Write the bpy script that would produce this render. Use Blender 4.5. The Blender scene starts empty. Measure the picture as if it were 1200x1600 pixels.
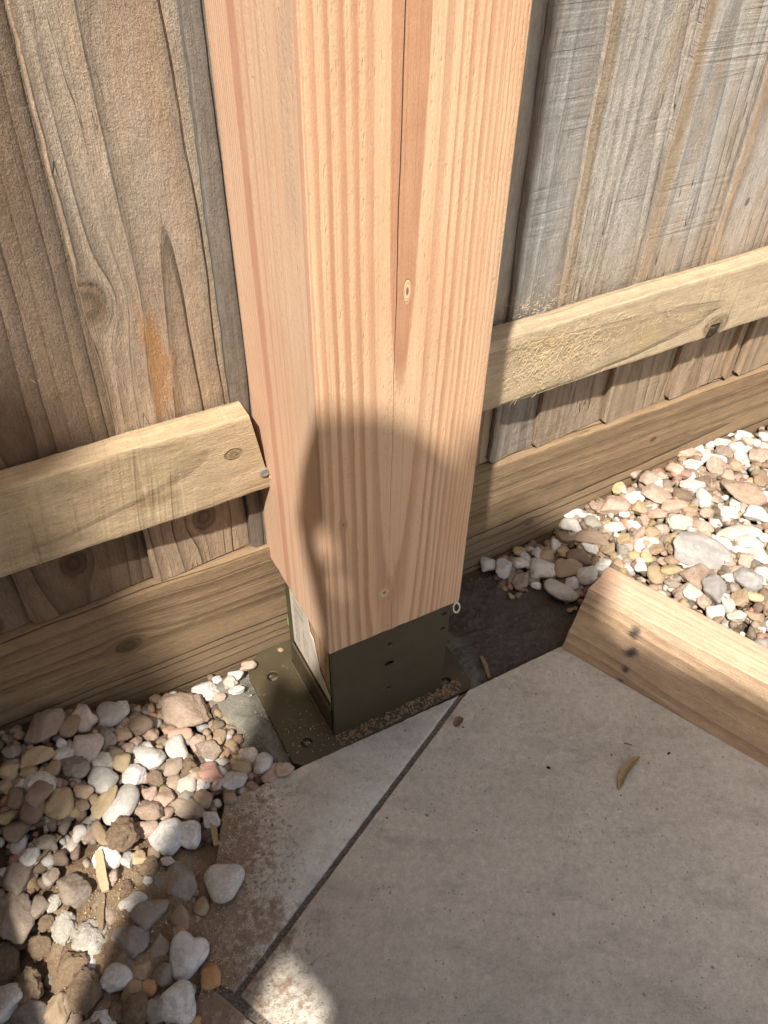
import bpy, bmesh, math, random
import numpy as np
from mathutils import Vector, Matrix, noise, Euler

# ------------------------------------------------------------------ camera, sky, sun, exposure
scene = bpy.context.scene
COL = scene.collection
cam_d = bpy.data.cameras.new("camera")
cam_d.sensor_fit = 'VERTICAL'; cam_d.sensor_height = 36.0; cam_d.lens = 36.0*1314.8/1600
cam_d.clip_start = 0.02; cam_d.clip_end = 500
cam = bpy.data.objects.new("camera", cam_d); COL.objects.link(cam)
CR = Matrix(((0.87893389, 0.32275198, -0.35115009),
             (-0.47666534, 0.61958254, -0.6236246),
             (0.01629039, 0.71550587, 0.69841677)))
CAM = Vector((0, 0, 0.83526))
cam.matrix_world = Matrix.Translation(CAM) @ CR.to_4x4()
scene.camera = cam

LIGHT = Vector((0.957, 1.0, -2.0)).normalized()       # direction the sunlight travels
sun_d = bpy.data.lights.new("sun", 'SUN'); sun_d.energy = 5.0; sun_d.angle = math.radians(1.25)
sun_d.color = (1.0, 0.945, 0.865)
sun = bpy.data.objects.new("sun", sun_d); COL.objects.link(sun)
sun.rotation_euler = (-LIGHT).to_track_quat('Z', 'Y').to_euler(); sun.location = (-3, -3, 6)
elev = math.asin(-LIGHT.z); 
world = bpy.data.worlds.new("World"); scene.world = world; world.use_nodes = True
wn = world.node_tree
sky = wn.nodes.new('ShaderNodeTexSky'); sky.sky_type = 'NISHITA'; sky.sun_disc = False
sky.sun_elevation = elev; sky.sun_rotation = math.atan2(-LIGHT.x, -LIGHT.y)
sky.dust_density = 2.5; sky.air_density = 0.8
bg = wn.nodes['Background']; bg.inputs['Strength'].default_value = 0.145
tint = wn.nodes.new('ShaderNodeMix'); tint.data_type = 'RGBA'; tint.blend_type = 'MULTIPLY'; tint.inputs[0].default_value = 1.0
tint.inputs[7].default_value = (1.0, 0.93, 0.82, 1)      # the photo's warm white balance
wn.links.new(sky.outputs[0], tint.inputs[6]); wn.links.new(tint.outputs[2], bg.inputs[0])
scene.view_settings.view_transform = 'Standard'; scene.view_settings.look = 'None'
scene.view_settings.exposure = 0.70; scene.view_settings.gamma = 1.0
scene.view_settings.use_curve_mapping = False

# ------------------------------------------------------------------ node expression helper
class X:
    """a socket with arithmetic"""
    def __init__(s, g, v): s.g = g; s.v = v
    def _b(s, o, op, r=False):
        return s.g.m(op, o, s) if r else s.g.m(op, s, o)
    def __add__(s, o): return s._b(o, 'ADD')
    def __radd__(s, o): return s._b(o, 'ADD', True)
    def __sub__(s, o): return s._b(o, 'SUBTRACT')
    def __rsub__(s, o): return s._b(o, 'SUBTRACT', True)
    def __mul__(s, o): return s._b(o, 'MULTIPLY')
    def __rmul__(s, o): return s._b(o, 'MULTIPLY', True)
    def __truediv__(s, o): return s._b(o, 'DIVIDE')
    def __rtruediv__(s, o): return s._b(o, 'DIVIDE', True)

class G:
    def __init__(g, name):
        g.mat = bpy.data.materials.new(name); g.mat.use_nodes = True
        g.t = g.mat.node_tree; g.n = g.t.nodes; g.bsdf = g.n['Principled BSDF']
    def link(g, v, sock):
        if isinstance(v, X): g.t.links.new(v.v, sock)
        elif isinstance(v, (tuple, list)): sock.default_value = tuple(v) + ((1,) if len(v) == 3 and len(sock.default_value) == 4 else ())
        else: sock.default_value = v
    def m(g, op, a, b=None, c=None, clamp=False):
        n = g.n.new('ShaderNodeMath'); n.operation = op; n.use_clamp = clamp
        g.link(a, n.inputs[0])
        if b is not None: g.link(b, n.inputs[1])
        if c is not None: g.link(c, n.inputs[2])
        return X(g, n.outputs[0])
    def sqrt(g, a): return g.m('SQRT', a)
    def abs(g, a): return g.m('ABSOLUTE', a)
    def max(g, a, b): return g.m('MAXIMUM', a, b)
    def min(g, a, b): return g.m('MINIMUM', a, b)
    def fract(g, a): return g.m('FRACT', a)
    def floor(g, a): return g.m('FLOOR', a)
    def sin(g, a): return g.m('SINE', a)
    def sign(g, a): return g.m('SIGN', a)
    def exp(g, a): return g.m('EXPONENT', a)
    def clamp(g, a): return g.m('ADD', a, 0.0, clamp=True)
    def ss(g, a, lo, hi, to0=0.0, to1=1.0):
        n = g.n.new('ShaderNodeMapRange'); n.interpolation_type = 'SMOOTHSTEP'
        g.link(a, n.inputs[0]); n.inputs[1].default_value = lo; n.inputs[2].default_value = hi
        n.inputs[3].default_value = to0; n.inputs[4].default_value = to1
        return X(g, n.outputs[0])
    def vec(g, x, y, z=0.0):
        n = g.n.new('ShaderNodeCombineXYZ')
        for i, v in enumerate((x, y, z)): g.link(v, n.inputs[i])
        return X(g, n.outputs[0])
    def uv(g):
        n = g.n.new('ShaderNodeTexCoord'); s = g.n.new('ShaderNodeSeparateXYZ')
        g.t.links.new(n.outputs['UV'], s.inputs[0])
        return X(g, s.outputs[0]), X(g, s.outputs[1])
    def obj(g):
        n = g.n.new('ShaderNodeTexCoord'); return X(g, n.outputs['Object'])
    def pos(g):
        n = g.n.new('ShaderNodeNewGeometry'); return X(g, n.outputs['Position'])
    def sep(g, v):
        s = g.n.new('ShaderNodeSeparateXYZ'); g.t.links.new(v.v, s.inputs[0])
        return [X(g, s.outputs[i]) for i in range(3)]
    def rand(g):
        n = g.n.new('ShaderNodeObjectInfo'); return X(g, n.outputs['Random'])
    def noise(g, vec, scale=1.0, detail=3.0, rough=0.55, w=None, dist=0.0):
        n = g.n.new('ShaderNodeTexNoise'); n.noise_dimensions = '4D' if w is not None else '3D'
        g.t.links.new(vec.v, n.inputs['Vector'])
        if w is not None: g.link(w, n.inputs['W'])
        n.inputs['Scale'].default_value = scale; n.inputs['Detail'].default_value = detail
        n.inputs['Roughness'].default_value = rough; n.inputs['Distortion'].default_value = dist
        return X(g, n.outputs[0])
    def voro(g, vec, scale, feature='F1', out='Distance'):
        n = g.n.new('ShaderNodeTexVoronoi'); n.feature = feature
        g.t.links.new(vec.v, n.inputs['Vector']); n.inputs['Scale'].default_value = scale
        return X(g, n.outputs[out])
    def white(g, w):
        n = g.n.new('ShaderNodeTexWhiteNoise'); n.noise_dimensions = '1D'
        g.link(w, n.inputs['W']); return X(g, n.outputs['Value'])
    def mix(g, f, a, b, mode='MIX'):
        n = g.n.new('ShaderNodeMix'); n.data_type = 'RGBA'; n.blend_type = mode; n.clamp_factor = True
        g.link(f, n.inputs[0]); g.link(a, n.inputs[6]); g.link(b, n.inputs[7])
        return X(g, n.outputs[2])
    def scale(g, c, f):      # colour times value
        n = g.n.new('ShaderNodeVectorMath'); n.operation = 'SCALE'
        g.link(c, n.inputs[0]); g.link(f, n.inputs[3]); return X(g, n.outputs[0])
    def ramp(g, f, stops, interp='LINEAR'):
        n = g.n.new('ShaderNodeValToRGB'); r = n.color_ramp; r.interpolation = interp
        g.link(f, n.inputs[0])
        while len(r.elements) < len(stops): r.elements.new(0.5)
        for e, (p, c) in zip(r.elements, stops):
            e.position = p
            e.color = (c, c, c, 1) if not isinstance(c, tuple) else c + (1,)
        return X(g, n.outputs[0])
    def finish(g, color, rough=0.8, height=None, dist=0.001, strength=1.0, spec=0.3, metallic=0.0):
        g.link(color, g.bsdf.inputs['Base Color']); g.link(rough, g.bsdf.inputs['Roughness'])
        g.bsdf.inputs['Specular IOR Level'].default_value = spec
        g.bsdf.inputs['Metallic'].default_value = metallic
        if height is not None:
            b = g.n.new('ShaderNodeBump'); b.inputs['Distance'].default_value = dist
            b.inputs['Strength'].default_value = strength
            g.link(height, b.inputs['Height']); g.t.links.new(b.outputs[0], g.bsdf.inputs['Normal'])
        return g.mat

# ------------------------------------------------------------------ wood
def wood(name, light, dark, freq=90, b0=0.0, h0=0.03, k=0.02, wob=0.006, contrast=0.6, knots=(), grey=None,
         grey_at=(0.0, 1.0), fuzz=0.5, cg=0.9, line=0.28, margin=0, saw=0.0, saw_scale=420, ridge=0.5, streak=0.25, blotch=0.25, tint=None, stains=(),
         dirt=None, seed=0.0, bump=0.0012, cracks=0.0, spec=0.25):
    """sawn softwood: u runs along the grain, v across it, both in metres"""
    g = G(name); A, B = g.uv()
    A = A + seed*3.1; B0 = B
    rnd = g.rand()
    Bw = B + 0.0
    inside = None; kd_min = None
    for (ka, kb, kr) in knots:                     # the grain flows round each knot
        da = (A - (ka + seed*3.1))*0.75; db = B - kb
        d2 = da*da + db*db
        fl = g.min(kr*kr*1.6/g.max(d2, kr*kr*1.6), 1.0)
        Bw = Bw - db*fl*0.85
        d = g.sqrt(d2)/kr
        kd_min = d if kd_min is None else g.min(kd_min, d)
    wv = g.noise(g.vec(A*2.2, B*5.0, seed), 1.0, 2.0)
    wv2 = g.noise(g.vec(A*14.0, B*22.0, seed+3), 1.0, 2.0)
    dd = h0 + k*(A - seed*3.1)
    c = Bw - b0 + (wv-0.5)*wob*3.0 + (wv2-0.5)*wob*0.35
    r = g.sqrt(c*c + dd*dd)
    # uneven ring widths
    rr = r*freq + g.noise(g.vec(r*freq*0.35, seed*2.0, 0.0), 1.0, 1.0)*2.2
    ringid = g.floor(rr); t = g.fract(rr)
    prof = g.ramp(t, [(0.0, 0.05), (0.35, 0.12), (0.72, 0.75), (0.88, 1.0), (0.955, 0.8), (1.0, 0.05)])
    amp = g.white(ringid)*0.7 + 0.3
    late = prof*amp
    fine = g.noise(g.vec(A*9.0, B*700.0, seed), 1.0, 3.0, 0.6)
    fib = g.noise(g.vec(A*55.0, B*900.0, seed), 1.0, 3.0, 0.65)
    big = g.noise(g.vec(A*7.0, B*13.0, seed+7), 1.0, 4.0, 0.6)
    mid = g.noise(g.vec(A*40.0, B*90.0, seed+9), 1.0, 4.0, 0.65)
    col = g.mix(late*contrast, light, dark)
    edge = g.ramp(t, [(0.0, 0.3), (0.03, 0.0), (0.86, 0.0), (0.945, 1.0), (0.985, 1.0), (1.0, 0.3)])*(amp*0.8+0.2)*g.ss(g.noise(g.vec(A*12.0, B*60.0, seed+13), 1.0, 2.0), .30, .55)
    if tint is not None: col = g.mix(g.ss(big, 0.45, 0.75)*0.6, col, tint)
    if grey is not None:
        gm = g.ss(A, grey_at[0]+seed*3.1, grey_at[1]+seed*3.1)
        gm = gm*g.ss(g.noise(g.vec(A*4.0, B*30.0, seed+4), 1.0, 4.0, 0.65), 0.22, 0.62)
        if margin: gm = gm*g.ss(B + (wv2-0.5)*0.006, margin*0.55, margin*1.1)
        col = g.mix(gm, col, g.mix(late*contrast*cg, grey, tuple(x*0.50 for x in grey)))
    val = 1.0 + (fine-0.5)*streak*2.2 + (big-0.5)*blotch*2.0 + (mid-0.5)*0.7 + (fib-0.5)*0.55
    col = g.scale(col, val)
    col = g.scale(col, 1.0 - edge*line)
    for (sa, sb, ra, rb, sc, f) in stains:
        e = ((A-(sa+seed*3.1))/ra); h = (B-sb)/rb
        q = g.sqrt(e*e + h*h) + (mid-0.5)*2.6 + (big-0.5)*0.8 + (fib-0.5)*1.0
        col = g.mix(g.ss(q, 1.25, 0.15)*f, col, sc)
    hgt = late*ridge - edge*ridge*0.9 + fib*0.35*fuzz + fine*0.25
    fz = g.noise(g.vec(A*420.0, B*620.0, seed), 1.0, 4.0, 0.7)
    fz2 = g.noise(g.vec(A*130.0, B*260.0, seed), 1.0, 3.0, 0.6)
    fz3 = g.noise(g.vec(A*900.0, B*1500.0, seed), 1.0, 2.0, 0.6)
    hgt = hgt + fz*fuzz*0.50 + fz2*fuzz*0.55 + fz3*fuzz*0.3
    col = g.scale(col, 1.0 + (fz-0.5)*0.75*fuzz**0.5 + (fz3-0.5)*0.5 + (fz2-0.5)*0.3)
    if saw:
        sm = g.ss(g.noise(g.vec(A*11.0, B*9.0, seed+5), 1.0, 2.0), 0.4, 0.62)
        sl = g.noise(g.vec(A*saw_scale + (B*22.0), B*3.0, seed), 1.0, 1.0, 0.5)
        s1 = g.ss(g.noise(g.vec(A*saw_scale*0.42 + B*8.0, B*4.0, seed+2), 1.0, 0.0), 0.60, 0.68)
        hgt = hgt + (sl-0.5)*saw*sm*1.2 - s1*sm*saw*0.7
        col = g.scale(col, 1.0 - s1*sm*saw*0.12)
    if cracks:
        cr = g.ss(g.abs(g.noise(g.vec(A*5.0, B*130.0, seed+11), 1.0, 1.0)-0.5), 0.012, 0.0)*g.ss(big, 0.52, 0.62)
        col = g.scale(col, 1.0 - cr*0.75*cracks); hgt = hgt - cr*2.0*cracks
    if kd_min is not None:
        kc = g.mix(g.ss(g.sin(kd_min*10.0 + (mid-0.5)*7.0 + (big-0.5)*5.0) + (1.0-kd_min)*-0.6, -1.2, 1), tuple(x*0.50 for x in dark), tuple(x*0.85 for x in dark))
        ring = g.ss(g.abs(kd_min-1.0+(mid-0.5)*0.6), 0.25, 0.0)*g.ss(mid, .4, .6)
        col = g.mix(g.ss(kd_min + (mid-0.5)*0.6, 1.25, 0.75)*0.85, col, kc)
        col = g.scale(col, 1.0 - ring*0.35)
        hgt = hgt - g.ss(kd_min, 1.1, 0.9)*0.5 - ring*0.4
    if dirt is not None:
        x, y, z = g.sep(g.pos())
        dm = g.ss(z + (big-0.5)*0.03 + (mid-0.5)*0.02, dirt[1], dirt[0])
        col = g.mix(dm*dirt[3], col, dirt[2])
    return g.finish(col, 0.82, hgt, bump, 1.0, spec)

def simple(name, col, rough=0.6, var=0.15, scale=60, bump=0.0, spec=0.3, metallic=0.0, bscale=None):
    g = G(name); p = g.obj()
    n = g.noise(p, scale, 4.0, 0.6); c = g.scale(col, 1.0 + (n-0.5)*2*var)
    h = g.noise(p, bscale or scale*2.5, 4.0, 0.6) if bump else None
    return g.finish(c, rough, h, bump if bump else 0.001, 1.0, spec, metallic)

# ------------------------------------------------------------------ mesh helpers
def link_mesh(name, verts, faces, mats, parent=None, uvs=None, smooth=True, midx=None, sharp=None):
    me = bpy.data.meshes.new(name); me.from_pydata([tuple(v) for v in verts], [], faces); 
    for m in (mats if isinstance(mats, (list, tuple)) else [mats]): me.materials.append(m)
    if uvs is not None:
        L = me.uv_layers.new(name="UVMap"); i = 0
        flat = []
        for f in uvs:
            for c in f: flat += [c[0], c[1]]
        L.data.foreach_set('uv', flat)
    if midx is not None: me.polygons.foreach_set('material_index', midx)
    me.polygons.foreach_set('use_smooth', [smooth]*len(me.polygons))
    me.update(); 
    if smooth: me.set_sharp_from_angle(angle=math.radians(sharp or 40))
    o = bpy.data.objects.new(name, me); COL.objects.link(o)
    if parent: o.parent = parent
    return o

def tag(o, label=None, cat=None, group=None, kind=None):
    if label: o['label'] = label
    if cat: o['category'] = cat
    if group: o['group'] = group
    if kind: o['kind'] = kind
    return o

def empty(name, loc=(0, 0, 0)):
    o = bpy.data.objects.new(name, None); COL.objects.link(o); o.location = loc; o.empty_display_size = 0.05
    return o

def densify(profile, step):
    """closed outline with extra points on long runs; returns points and arc positions"""
    pts = []; arc = []; s = 0
    n = len(profile)
    for i in range(n):
        p = Vector(profile[i]); q = Vector(profile[(i+1) % n]); d = (q-p).length
        m = max(1, int(round(d/step)))
        for j in range(m):
            pts.append(p.lerp(q, j/m)); arc.append(s + d*j/m)
        s += d
    return pts, arc, s

def chamfer(profile, c):
    out = []; n = len(profile)
    for i in range(n):
        p = Vector(profile[i]); a = Vector(profile[i-1]); b = Vector(profile[(i+1) % n])
        u = (a-p).normalized(); v = (b-p).normalized()
        out += [p+u*c, p+(u+v)*c*0.30, p+v*c]
    return out

def sweep(name, frame, profile, L0, L1, mats, parent=None, step=0.006, lstep=0.008, disp=None, c=0.002, voff=0.0, uoff=0.0,
          endcut=None, smooth=True):
    """plank: profile in (a,b) coordinates swept along l. frame(l,a,b) -> world Vector.
       uv: u = l, v = arc along the outline (starting at profile[0]). The two ends take material 1."""
    prof = chamfer(profile, c) if c else [Vector(p) for p in profile]
    pts, arc, tot = densify(prof, step)
    nl = max(1, int(round((L1-L0)/lstep))); np_ = len(pts)
    V = []; 
    for i in range(nl+1):
        l = L0 + (L1-L0)*i/nl
        for p in pts:
            ll, a, b = l, p[0], p[1]
            if endcut and i in (0, nl): ll = endcut(l, a, b, i == 0)
            w = Vector(frame(ll, a, b))
            if disp: w = w + disp(ll, a, b, w)
            V.append(w)
    F = []; UV = []; MI = []
    for i in range(nl):
        l0 = L0 + (L1-L0)*i/nl; l1 = L0 + (L1-L0)*(i+1)/nl
        for j in range(np_):
            k = (j+1) % np_
            F.append((i*np_+j, i*np_+k, (i+1)*np_+k, (i+1)*np_+j))
            a0 = arc[j]+voff; a1 = (arc[k] if k else tot)+voff
            UV.append(((l0+uoff, a0), (l0+uoff, a1), (l1+uoff, a1), (l1+uoff, a0))); MI.append(0)
    for e, i in ((0, 0), (1, nl)):
        idx = [i*np_+j for j in range(np_)]
        if e == 0: idx = idx[::-1]
        F.append(tuple(idx)); UV.append([(pts[q % np_][0], pts[q % np_][1]) for q in idx]); MI.append(1 if len(mats) > 1 else 0)
    o = link_mesh(name, V, F, mats, parent, UV, smooth, MI)
    bm = bmesh.new(); bm.from_mesh(o.data)
    vol = bm.calc_volume(signed=True)
    if vol < 0:
        bmesh.ops.reverse_faces(bm, faces=bm.faces); bm.to_mesh(o.data)
    bm.free()
    return o

def tube(pts, rads, seg=10, cap=True):
    """verts, faces of a tapered tube along points"""
    V = []; F = []; n = len(pts)
    P = [Vector(p) for p in pts]
    up = Vector((0.13, 0.31, 0.94))
    for i, p in enumerate(P):
        t = (P[min(i+1, n-1)] - P[max(i-1, 0)]).normalized()
        a = t.cross(up).normalized(); b = t.cross(a).normalized()
        for j in range(seg):
            th = 2*math.pi*j/seg
            V.append(p + (a*math.cos(th)+b*math.sin(th))*rads[i])
    for i in range(n-1):
        for j in range(seg):
            k = (j+1) % seg
            F.append((i*seg+j, i*seg+k, (i+1)*seg+k, (i+1)*seg+j))
    if cap:
        F.append(tuple(range(seg))[::-1]); F.append(tuple((n-1)*seg+j for j in range(seg)))
    return V, F

def nz(x, y=0.0, z=0.0): return noise.noise(Vector((x, y, z)))
def fbm(x, y, z=0.0, o=4): return noise.fractal(Vector((x, y, z)), 0.7, 2.1, o)
def ss(a, b, x):
    t = min(1, max(0, (x-a)/(b-a))); return t*t*(3-2*t)
def gh(x, y):          # level of the gravel bed
    if x < 0.3:
        return 0.006+0.040*ss(0.09, -0.12, x)*ss(0.36, 0.60, y)+0.012*ss(0.05, -0.1, x)
    return 0.002+0.052*ss(0.50, 0.80, x)


# ------------------------------------------------------------------ timber materials
def post_material(front=True):
    g = G("post_front_grain" if front else "post_side_grain"); A, B = g.uv()
    n1 = g.noise(g.vec(A*3.0, B*10.0, 1.0), 1.0, 2.0); n2 = g.noise(g.vec(A*30.0, B*60.0, 2.0), 1.0, 3.0, 0.7)
    n3 = g.noise(g.vec(A*160.0, B*110.0, 4.0), 1.0, 2.0, 0.7)
    fine = g.noise(g.vec(A*7.0, B*900.0, 2.0), 1.0, 3.0, 0.6)
    fib = g.noise(g.vec(A*60.0, B*1300.0, 2.0), 1.0, 3.0, 0.6)
    grain = g.noise(g.vec(A*500.0, B*700.0, 2.0), 1.0, 3.0, 0.7)
    big = g.noise(g.vec(A*6.0, B*16.0, 5.0), 1.0, 3.0, 0.6)
    if front:
        h = g.max(0.0122 - (A-0.455)*0.0483, 0.0)
        s = B - 0.0694 + (n1-0.5)*0.0032
        for (ka, kb, kr, push) in ((0.219, 0.061, 0.006, 0.9), (0.536, 0.074, 0.003, 0.5), (0.329, 0.020, 0.003, 0.8)):
            da = (A-ka)*0.55; db = B-kb; d2 = da*da+db*db
            s = s - db*g.min(kr*kr/g.max(d2, kr*kr), 1.0)*push
        r = g.sqrt(s*s + h*h) + (n2-0.5)*0.0010 + (n3-0.5)*0.0006
        F = 0.5 + g.sign(s)*r/0.18
        st = []
        def P(c): return 0.5 + (c-0.0694)/0.18
        bands = [(-0.012, .002, .8), (-0.006, .003, .5), (0.001, .0015, .6), (0.0075, .0030, .75), (0.0165, .0024, .9), (0.0257, .0034, .8), (0.0345, .0028, .85),
                 (0.0438, .0036, .6)]
        for c, w, a in bands:
            st += [(P(c-w*1.1), 0.04), (P(c-w*0.45), a*0.85), (P(c+w*0.6), min(1, a*1.15)), (P(c+w*0.75), 0.05)]
        st = st[4:]
        st += [(P(0.0694-0.0125), 0.1), (P(0.0694-0.0118), 0.98), (P(0.0694-0.003), 0.85)]
        left = g.ramp(F, st[:32])
        R = [(P(0.0694+0.003), 0.85), (P(0.0694+0.0118), 0.98), (P(0.0694+0.0125), 0.1)]
        for c, w, a in [(0.0941, .0042, .6), (0.104, .002, .75), (0.1115, .003, .8), (0.118, .0018, .6), (0.1237, .0028, .7), (0.1290, .0020, .6),
                        (0.1335, .002, .6)]:
            R += [(P(c-w*0.7), 0.05), (P(c-w*0.55), min(1, a*1.2)), (P(c+w*0.4), a*0.8), (P(c+w*1.0), 0.05)]
        right = g.ramp(F, R[:32])
        late = g.mix(g.ss(s, -0.0001, 0.0001), left, right)
        late = g.sep(late)[0]
        # close rings near the right arris
        tr = g.fract(r*300.0 + (big-0.5)*1.6 + (n1-0.5)*3.0)
        late = g.max(late, g.ramp(tr, [(0, 0), (.5, .15), (.8, .6), (.95, .5), (1, 0)])*g.ss(s, 0.060, 0.066))
    else:
        D = 0.6136 - B
        s = D + (n1-0.5)*0.012 - (A-0.4)*0.014 + (n2-0.5)*0.0012
        st = [(0.0, .75), (.004, .7), (.006, .1), (.040, .12), (.043, .5), (.045, .1), (.055, .15), (.057, .6), (.059, .12), (.064, .15), (.066, .55), (.069, .12),
              (.078, .2), (.080, .75), (.084, .2), (.092, .2), (.095, .85), (.106, .95), (.109, .3), (.112, .12), (.2, .12)]
        late = g.sep(g.ramp(s*5.0, [(p*5.0, a) for p, a in st]))[0]
        tr = g.fract((D + (n1-0.5)*0.004)*250.0 + (big-0.5)*0.6)
        late = g.max(late, g.ramp(tr, [(0, 0), (.5, .2), (.8, .85), (.95, .6), (1, 0)])*(g.ss(s, 0.106, 0.114)*0.8 + 0.12))
    late = late*(0.85+fine*0.3)
    late = late + g.ss(g.noise(g.vec(A*3.0, B*420.0, 15.0), 1.0, 2.0, .6), .50, .66)*0.22
    pale = g.mix(g.ss(big, .35, .7), (0.70, 0.470, 0.298), (0.64, 0.397, 0.232)) if front else g.mix(g.ss(big, .35, .7), (0.72, 0.51, 0.35), (0.66, 0.44, 0.29))
    col = g.mix(g.clamp(late*(0.78+(n2-0.3)*0.6)), pale, (0.44, 0.220, 0.125) if front else (0.49, 0.25, 0.165))
    speck = g.noise(g.vec(A*220.0, B*330.0, 8.0), 1.0, 2.0, 0.6)
    early = 1.0 - late
    band = g.ss(g.noise(g.vec(A*2.0, B*70.0, 6.0), 1.0, 1.0), 0.42, 0.62)
    col = g.mix(g.ss(speck, .60, .72)*early*band*0.55, col, (0.46, 0.27, 0.13))
    pits = g.noise(g.vec(A*90.0, B*420.0, 9.0), 1.0, 1.0)
    col = g.scale(col, 1.0 + (fine-0.5)*0.22 + (fib-0.5)*0.16 + (grain-0.5)*0.45 + (big-0.5)*0.20 + (g.noise(g.vec(A*2.5, B*4.0, 12.0), 1.0, 2.0)-0.5)*0.25)
    hgt = early*speck*band*0.9 + grain*0.3 + fib*0.35 + late*0.3 + early*g.ss(pits, .6, .75)*(-0.5)
    if front:
        # drying check down the heart of the face
        wob = (g.noise(g.vec(A*9.0, 0.0, 3.0), 1.0, 3.0)-0.5)*0.0035
        wid = g.ss(A, 0.40, 0.62)*0.00022 + 0.00010
        q = g.abs(B - 0.0648 - wob)
        on = g.ss(q/wid, 1.4, 0.6)*g.ss(A, 0.28, 0.30)*(g.ss(n2, 0.36, 0.44)*0.7+0.3)
        low = g.ss(g.abs(B-0.0700-wob)/0.0002, 1.4, 0.6)*g.ss(A, 0.205, 0.19)
        on = g.max(on, low*0.8)
        col = g.scale(col, 1.0 - on*0.82); hgt = hgt - on*4.0
        for (ka, kb, kr, el, pc) in ((0.219, 0.061, 0.0052, 0.8, (.66, .46, .30)), (0.536, 0.0735, 0.0032, 0.36, (.68, .48, .30)), (0.329, 0.020, 0.0026, 0.8, (.45, .27, .15))):
            da = (A-ka)*el; db = B-kb; d = g.sqrt(da*da+db*db)/kr + (n2-0.5)*0.25
            col = g.mix(g.ss(d, 1.1, 0.9), col, pc)
            col = g.mix(g.ss(g.abs(d-0.72), 0.16, 0.02)*0.5, col, (.40, .22, .12))
            col = g.mix(g.ss(d, 0.45, 0.25)*0.85, col, (0.13, 0.07, 0.045))
            hgt = hgt - g.ss(g.abs(d-1.0), .12, 0)*0.6
    else:
        hz = g.ss(big, .52, .66)*g.ss(D_ := (0.6136-B), 0.045, 0.02)
        col = g.mix(hz*0.35, col, (0.42, 0.34, 0.27))
    return g.finish(col, 0.72, hgt, 0.0006, 1.0, 0.25)

M_end = wood("sawn_end_grain", (0.46, 0.31, 0.18), (0.26, 0.15, 0.08), 260, h0=0.002, k=0.0, fuzz=0.8)
M_gend = wood("weathered_end_grain", (0.20, 0.145, 0.09), (0.09, 0.06, 0.04), 260, h0=0.002, k=0.0, fuzz=0.8)
M_post_f = post_material(True); M_post_s = post_material(False)

# ------------------------------------------------------------------ the fresh post
def build_post():
    root = empty("timber_post", (0.2725, 0.532, 0.158))
    tag(root, "thick square pale pink softwood post standing in a metal shoe in front of the fence", "post")
    prof = [(.1974, .4541), (.3474, .4523), (.3480, .6090), (.1976, .6108)]
    def dsp(l, a, b, w):
        if l < 0.17: return Vector((0, 0, 0.0012*fbm(a*120, b*120) if l < .16 else 0))
        return Vector((0.0004*fbm(a*30, l*5, 1), 0.0004*fbm(a*30, l*5, 2), 0))
    o = sweep("shaft", lambda l, a, b: (a, b, l), prof, 0.158, 2.15, [M_post_f, M_end, M_post_s], root, 0.01, 0.012, dsp, c=0.0016)
    for p in o.data.polygons:
        if abs(p.normal.x) > 0.8 and p.material_index == 0: p.material_index = 2
    o.location = -Vector(root.location)
    return root
post = build_post()

# ------------------------------------------------------------------ metal post shoe
def metal_mat():
    g = G("olive_painted_steel"); p = g.pos()
    n = g.noise(p, 35, 4, .6); n2 = g.noise(p, 260, 4, .65); n3 = g.noise(p, 900, 2, .5)
    col = g.mix(g.ss(n, .3, .7), (0.066, 0.050, 0.024), (0.052, 0.040, 0.020))
    x, y, z = g.sep(p)
    dust = g.ss(n2 + g.noise(p, 60, 3, .6)*.5 + (0.01-z)*1.5, .88, 1.05)
    col = g.mix(dust*0.55, col, (0.30, 0.24, 0.15))
    return g.finish(col, 0.55 + dust*0.3, n2*0.5+n3*0.2, 0.0003, 1.0, 0.5, 0.0)
M_shoe = metal_mat()
M_hole = simple("hole_shadowed_concrete", (0.14, 0.125, 0.10), 0.95, 0.3, 300, 0.001)
M_zinc = simple("zinc", (0.55, 0.55, 0.53), 0.35, 0.2, 200, 0.0002, 0.5, 0.9)

def plate(name, frame, outline, th, holes, parent, mat, bev=0.0012):
    """flat plate with round holes cut right through. outline in (a,b); holes: (a,b,r)"""
    cu = bpy.data.curves.new(name, 'CURVE'); cu.dimensions = '2D'; cu.fill_mode = 'BOTH'
    cu.extrude = th/2 - bev; cu.bevel_depth = bev; cu.bevel_resolution = 1; cu.offset = -bev
    def spl(pts):
        s = cu.splines.new('POLY'); s.points.add(len(pts)-1); s.use_cyclic_u = True
        for q, p in zip(s.points, pts): q.co = (p[0], p[1], 0, 1)
    spl(outline)
    for h in holes:
        a, b, r = h[:3]; ry = h[3] if len(h) > 3 else r
        spl([(a+r*math.cos(t*math.pi/10), b+ry*math.sin(t*math.pi/10)) for t in range(20)])
    tmp = bpy.data.objects.new(name, cu); COL.objects.link(tmp)
    dg = bpy.context.evaluated_depsgraph_get(); me = bpy.data.meshes.new_from_object(tmp.evaluated_get(dg))
    bpy.data.objects.remove(tmp)
    for v in me.vertices: v.co = Vector(frame(v.co.x, v.co.y, v.co.z))
    me.materials.clear(); me.materials.append(mat)
    bm = bmesh.new(); bm.from_mesh(me); bmesh.ops.remove_doubles(bm, verts=bm.verts, dist=1e-5)
    bmesh.ops.recalc_face_normals(bm, faces=bm.faces); bm.to_mesh(me); bm.free()
    me.polygons.foreach_set('use_smooth', [False]*len(me.polygons))
    o = bpy.data.objects.new(name, me); COL.objects.link(o); o.parent = parent
    return o

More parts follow.
